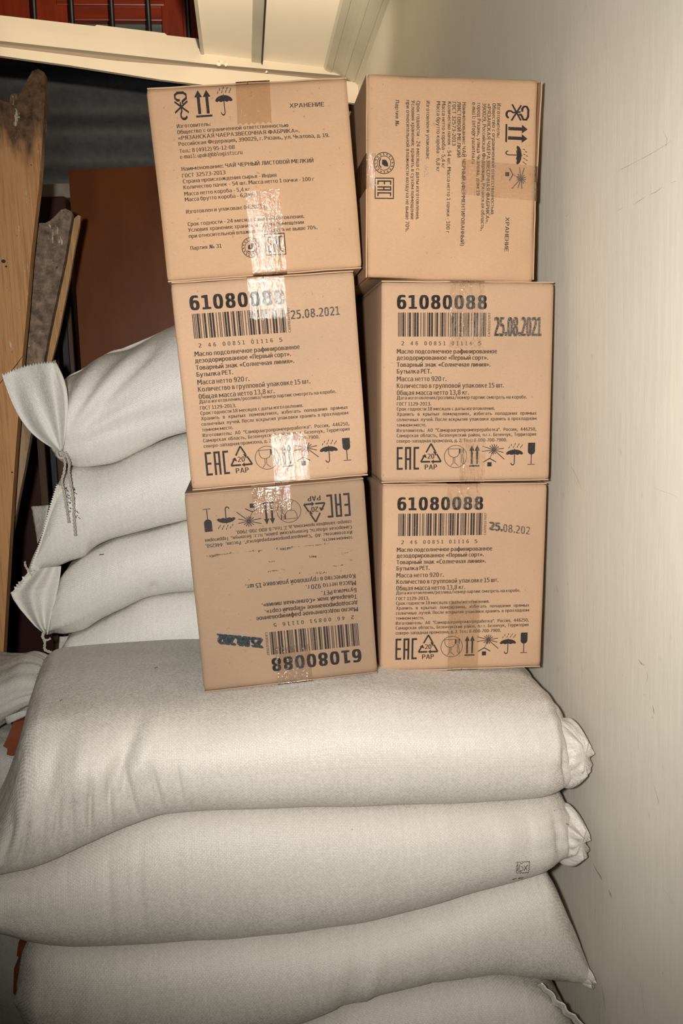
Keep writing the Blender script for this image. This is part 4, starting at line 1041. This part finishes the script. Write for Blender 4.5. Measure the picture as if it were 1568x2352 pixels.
OW, OH = .25, .285
def ox(X): return (X-212)/1262*OW
def oz(Y): return OH-(Y-66)/1472*OH
def oil_text():
    k = Ink(); em = lambda px: px/1472*OH
    B_, S_ = em(40), em(33)
    for t, x1_, y, s_, b in (('Масло подсолнечное рафинированное', 1055, 587, 44, .05), ('дезодорированное «Первый сорт».', 990, 633, 44, .05), ('Товарный знак «Солнечная линия».', 1008, 683, 44, .05), ('Бутылка PET.', 575, 731, 44, .05),
            ('Масса нетто 920 г.', 685, 787, 47, 0), ('Количество в групповой упаковке 15 шт.', 1110, 837, 47, 0), ('Общая масса нетто 13,8 кг.', 852, 888, 47, 0),
            ('Дата изготовления/розлива/номер партии: смотреть на коробе.', 1285, 920, 34, 0), ('ГОСТ 1129-2013.', 575, 965, 34, 0), ('Срок годности 18 месяцев с даты изготовления.', 1045, 1002, 34, 0),
            ('темном месте.', 540, 1120, 34, 0), ('северо-западная промзона, д. 2. Тел.: 8-800-700-7900.', 1142, 1238, 34, 0)):
        k.text(t, ox(325), ox(x1_), oz(y), em(s_), b if b else .035)
    for t, y in (('Хранить в крытых помещениях, избегать попадания прямых', 1040), ('солнечных лучей. После вскрытия упаковки хранить в прохладном', 1080), ('Изготовитель: АО "Самараагропромпереработка". Россия, 446250,', 1160), ('Самарская область, Безенчукский район, п.г.т. Безенчук, Территория', 1198)):
        nat = sum(glyph(c)[2]+.13 for c in t.replace(' ', ''))
        kx = min(em(37)*.90, (ox(1361)-ox(325))*.93/nat)
        words = t.split(' '); ws = [sum(glyph(c)[2] for c in wd)+.13*(len(wd)-1) for wd in words]; sp_ = (ox(1361)-ox(325)-sum(ws)*kx)/(len(words)-1); x = ox(325)
        for wd, ww in zip(words, ws): k.text(wd, x, x+ww*kx, oz(y), em(34), .035); x += ww*kx+sp_
    k.text('2', ox(358), ox(376), oz(527), em(38), .03); k.text('46', ox(424), ox(476), oz(527), em(38), .03, gap=.55); k.text('00851', ox(524), ox(676), oz(527), em(38), .03, gap=.5); k.text('01116', ox(722), ox(872), oz(527), em(38), .03, gap=.5); k.text('5', ox(918), ox(938), oz(527), em(38), .03)
    v = Ink(); v.text('САПП0107697', 0, oz(293)-oz(465), 0, em(24), .03)
    k.add([(ox(1004)-y, oz(465)+x) for x, y in v.v], v.f)
    return k
def oil_print(put, W=OW, H=OH, flip=False, ink='ink', small='ink_grey', lbl=None):
    fx = (lambda i: i.rot180(OW, OH)) if flip else (lambda i: i)
    em = lambda px: px/1472*OH
    put('printed_number', fx(Ink().text('61080088', ox(330), ox(970), oz(265), em(129), .095, gap=.24)), M[ink], stuff=True)
    put('barcode', fx(fit(barcode('24600851011165'), ox(333), oz(465), ox(972), oz(293))), M[ink], stuff=True)
    put('printed_text', fx(oil_text()), M[small], stuff=True)
    for nm, fn, a in (('conformity_mark', sym_eac, (325, 1270, 490, 1440)), ('recycling_symbol', sym_pap, (503, 1248, 652, 1440)), ('food_safe_symbol', sym_food, (674, 1260, 846, 1432)), ('this_way_up_symbol', sym_arrows, (862, 1262, 940, 1425)), ('keep_from_heat_symbol', sym_sun, (952, 1255, 1120, 1425)), ('keep_dry_symbol', sym_umbrella, (1138, 1250, 1267, 1418)), ('fragile_symbol', sym_glass, (1300, 1250, 1360, 1416))):
        put(nm, fx(fit(fn(), ox(a[0]), oz(a[3]), ox(a[2]), oz(a[1]))), M[ink], stuff=True)
G_OIL = 'cartons of sunflower oil'; G_TEA = 'cartons of tea'
# bottom left, standing upside down
LB, putLB, tapeLB = make_box('lower left box standing upside down with rubbed print', (.0406, 1.2036, -.2708), (R_(0), R_(-2.1), R_(.92)), OW, OH, .38, M['card_c'], G_OIL, .0009, 3, bulge=-.0045)
oil_print(putLB, flip=True, ink='ink', small='ink_worn')
k = Ink().text('25.08.202', ox(1030), ox(1330), oz(420), .018, .16); k.moved(lambda x, y: (x, y+(x-ox(1030))*-.22))
k2 = Ink().text('25.08.202', ox(1038), ox(1338), oz(426), .018, .14); k2.moved(lambda x, y: (x, y+(x-ox(1030))*-.22)); k.add(k2.v, k2.f)
putLB('date_stamp', k.rot180(OW, OH), M['stamp_dark'], stuff=True)
tapeLB(.37, .58, OH*.87, OH, M['tape_flat'], 'top'); tapeLB(.42, .62, 0, OH*.19, M['tape_flat'], 'bottom')
# bottom right
RB, putRB, tapeRB = make_box('lower right box with a smudged double date stamp beside the wall', (.3122, 1.2534, -.2868), (R_(.05), R_(2.5), R_(.53)), OW, OH, .38, M['card_b'], G_OIL, .0009, 5)
oil_print(putRB)
k = Ink().text('25.08.202', ox(1040), ox(1345), oz(430), .0158, .05, gap=.2); k2 = Ink().text('25.', ox(1030), ox(1130), oz(424), .0158, .12); k.add(k2.v, k2.f); k.moved(lambda x, y: (x, y+(x-ox(1040))*-.12))
putRB('date_stamp', k, M['stamp'], stuff=True)
tapeRB(.385, .585, OH*.87, OH, M['tape_flat'], 'top'); tapeRB(.41, .60, 0, OH*.38, M['tape_flat'], 'bottom')
# middle left
LM, putLM, tapeLM = make_box('middle left box with bright crinkled tape over its number', (.0393, 1.2266, .0150), (R_(0), R_(-2.19), R_(-.2)), OW, OH, .38, M['card_b'], G_OIL, .0009, 7, bulge=-.0060)
oil_print(putLM)
putLM('date_stamp', Ink().text('25.08.2021', ox(1015), ox(1352), oz(375), .0158, .06, gap=.2).moved(lambda x, y: (x, y+(x-ox(1015))*.02)), M['stamp'], stuff=True)
tapeLM(.41, .615, OH*.80, OH, M['tape_crinkled'], 'top'); tapeLM(.465, .665, 0, OH*.24, M['tape_crinkled'], 'bottom')
# middle right
RM, putRM, tapeRM = make_box('middle right box with a tall grey date stamp touching the wall', (.3186, 1.2359, .0025), (R_(0), R_(1.82), R_(-.36)), OW, OH, .38, M['card_b'], G_OIL, .0009, 9)
oil_print(putRM, small='ink_grey')
putRM('date_stamp', Ink().text('25.08.2021', ox(1037), ox(1380), oz(460), .0355, .06, gap=.16), M['stamp'], stuff=True)
tapeRM(.39, .59, OH*.67, OH, M['tape_flat'], 'top'); tapeRM(.46, .61, 0, OH*.22, M['tape_flat'], 'bottom')

TEA_L = [('Изготовитель:', 0.0351, 0.0801, 0.0548), ('Общество с ограниченной ответственностью', 0.0348, 0.1841, 0.0625), ('«РЯЗАНСКАЯ ЧАЕРАЗВЕСОЧНАЯ ФАБРИКА».', 0.0349, 0.1985, 0.0703), ('Российская Федерация, 390029, г. Рязань, ул. Чкалова, д. 19.', 0.0350, 0.2386, 0.0780), ('Тел.: 8 (4912) 95-12-08', 0.0352, 0.1092, 0.0871), ('e-mail: upak@bblogistic.ru', 0.0350, 0.1188, 0.0946),
         ('Наименование: ЧАЙ ЧЕРНЫЙ ЛИСТОВОЙ МЕЛКИЙ', 0.0354, 0.2141, 0.1103), ('ГОСТ 32573-2013', 0.0355, 0.0936, 0.1191), ('Страна происхождения сырья - Индия', 0.0355, 0.1618, 0.1266), ('Количество пачек - 54 шт. Масса нетто 1 пачки - 100 г', 0.0355, 0.2128, 0.1344), ('Масса нетто короба - 5,4 кг', 0.0357, 0.1245, 0.1429), ('Масса брутто короба - 6,8 кг', 0.0357, 0.1284, 0.1504),
         ('Изготовлен и упакован: 04.2021 г.', 0.0357, 0.1449, 0.1662), ('Срок годности - 24 месяца с даты изготовления.', 0.0361, 0.1949, 0.1825), ('Условия хранения: хранить в сухом помещении', 0.0358, 0.1938, 0.1902), ('при относительной влажности воздуха не выше 70%.', 0.0359, 0.2118, 0.1982), ('Партия № 31', 0.0363, 0.0787, 0.2140), ('ХРАНЕНИЕ', 0.1881, 0.2355, 0.0375)]
TEA_R = [('Изготовитель:', 0.0338, 0.0802, 0.0608), ('Общество с ограниченной ответственностью', 0.0341, 0.1835, 0.0677), ('«РЯЗАНСКАЯ ЧАЕРАЗВЕСОЧНАЯ ФАБРИКА».', 0.0345, 0.1964, 0.0751), ('390029, Российская Федерация, Рязанская область,', 0.0342, 0.2064, 0.0818), ('город Рязань, улица Чкалова, дом 19', 0.0345, 0.1586, 0.0893), ('e-mail: info@ryazantea.ru', 0.0339, 0.1161, 0.0966),
         ('Наименование: ЧАЙ ЧЕРНЫЙ (ФЕРМЕНТИРОВАННЫЙ)', 0.0345, 0.2275, 0.1106), ('ЛИСТОВОЙ МЕЛКИЙ', 0.0339, 0.1081, 0.1179), ('ГОСТ 32573-2013', 0.0343, 0.0928, 0.1250), ('Количество пачек - 54 шт. Масса нетто 1 пачки - 100 г', 0.0342, 0.2104, 0.1315), ('Масса нетто короба - 5,4 кг', 0.0340, 0.1235, 0.1396), ('Масса брутто короба - 6,8 кг', 0.0343, 0.1283, 0.1471),
         ('Изготовлен и упакован:', 0.0341, 0.1115, 0.1616), ('Срок годности - 24 месяца с даты изготовления.', 0.0344, 0.1932, 0.1752), ('Условия хранения: хранить в сухом помещении', 0.0341, 0.1925, 0.1825), ('при относительной влажности воздуха не выше 70%.', 0.0339, 0.2097, 0.1896), ('Партия №', 0.0345, 0.0686, 0.2047), ('ХРАНЕНИЕ', 0.1870, 0.2340, 0.0458)]
def tea_print(put, lines, H, syms):
    k = Ink()
    for t, a, b, z in lines: k.text(t, a, b, H-z, (.0069 if t != 'ХРАНЕНИЕ' else .0078), .03, gap=.11)
    put('printed_text', k, M['ink_grey'], stuff=True)
    for nm, fn, (a, z0, b, z1) in syms: put(nm, fit(fn(), a, H-z1, b, H-z0), M['ink'], stuff=True)
# top left
TW, TH = .27, .254
LT, putLT, tapeLT = make_box('upper left tea box with long crinkled tape glare', (.0321, 1.2460, .2880), (R_(-.4), R_(-2.6), R_(-.78)), TW, TH, .36, M['card_a'], G_TEA, .0010, 11, bulge=.0085)
tea_print(putLT, TEA_L, TH, (('no_hooks_symbol', sym_hook, (.034, .0095, .0535, .0435)), ('this_way_up_symbol', sym_arrows, (.062, .0075, .0838, .0430)), ('keep_dry_symbol', sym_umbrella, (.0895, .0045, .1125, .0425)), ('tea_emblem', sym_tea, (.1056, .2030, .1310, .2300)), ('conformity_mark', sym_eac_box, (.1380, .2000, .1660, .2290))))
tapeLT(.43, .60, TH*.78, TH, M['tape_flat'], 'top', slant=.05); tapeLT(.435, .61, 0, TH*.44, M['tape_crinkled'], 'bottom')
# top right, lying on its side
RW, RH = .273, .245
RTb, putRT, tapeRT = make_box('upper right tea box lying on its side with crumpled edges', (.3062, 1.2515, .2865), (R_(.0), R_(2.1), R_(.39)), RW, RH, .36, M['card_a'], G_TEA, .0026, 13, turn=1, bulge=.006, slit=.005)
tea_print(putRT, TEA_R, RH, (('no_hooks_symbol', sym_hook, (.0335, .0156, .0566, .0471)), ('this_way_up_symbol', sym_arrows, (.0608, .0158, .0852, .0483)), ('keep_dry_symbol', sym_umbrella, (.0895, .0140, .1148, .0475)), ('keep_from_heat_symbol', sym_sun, (.1174, .0163, .1472, .0477)), ('tea_emblem', sym_tea, (.1031, .2056, .1325, .2350)), ('conformity_mark', sym_eac_box, (.1373, .2064, .1658, .2332))))
putRT('date_stamp', Ink().text('04.21', .1196, .1362, RH-.1637, .0077, .04), M['stamp_pale'], stuff=True)
putRT('lot_stamp', Ink().text('11', .0748, .0786, RH-.2042, .0077, .04), M['stamp_pale'], stuff=True)
tapeRT(.405, .58, RH*.55, RH, M['tape_flat'], 'top', slant=.05); tapeRT(.385, .56, 0, RH*.055, M['tape_crinkled'], 'bottom')
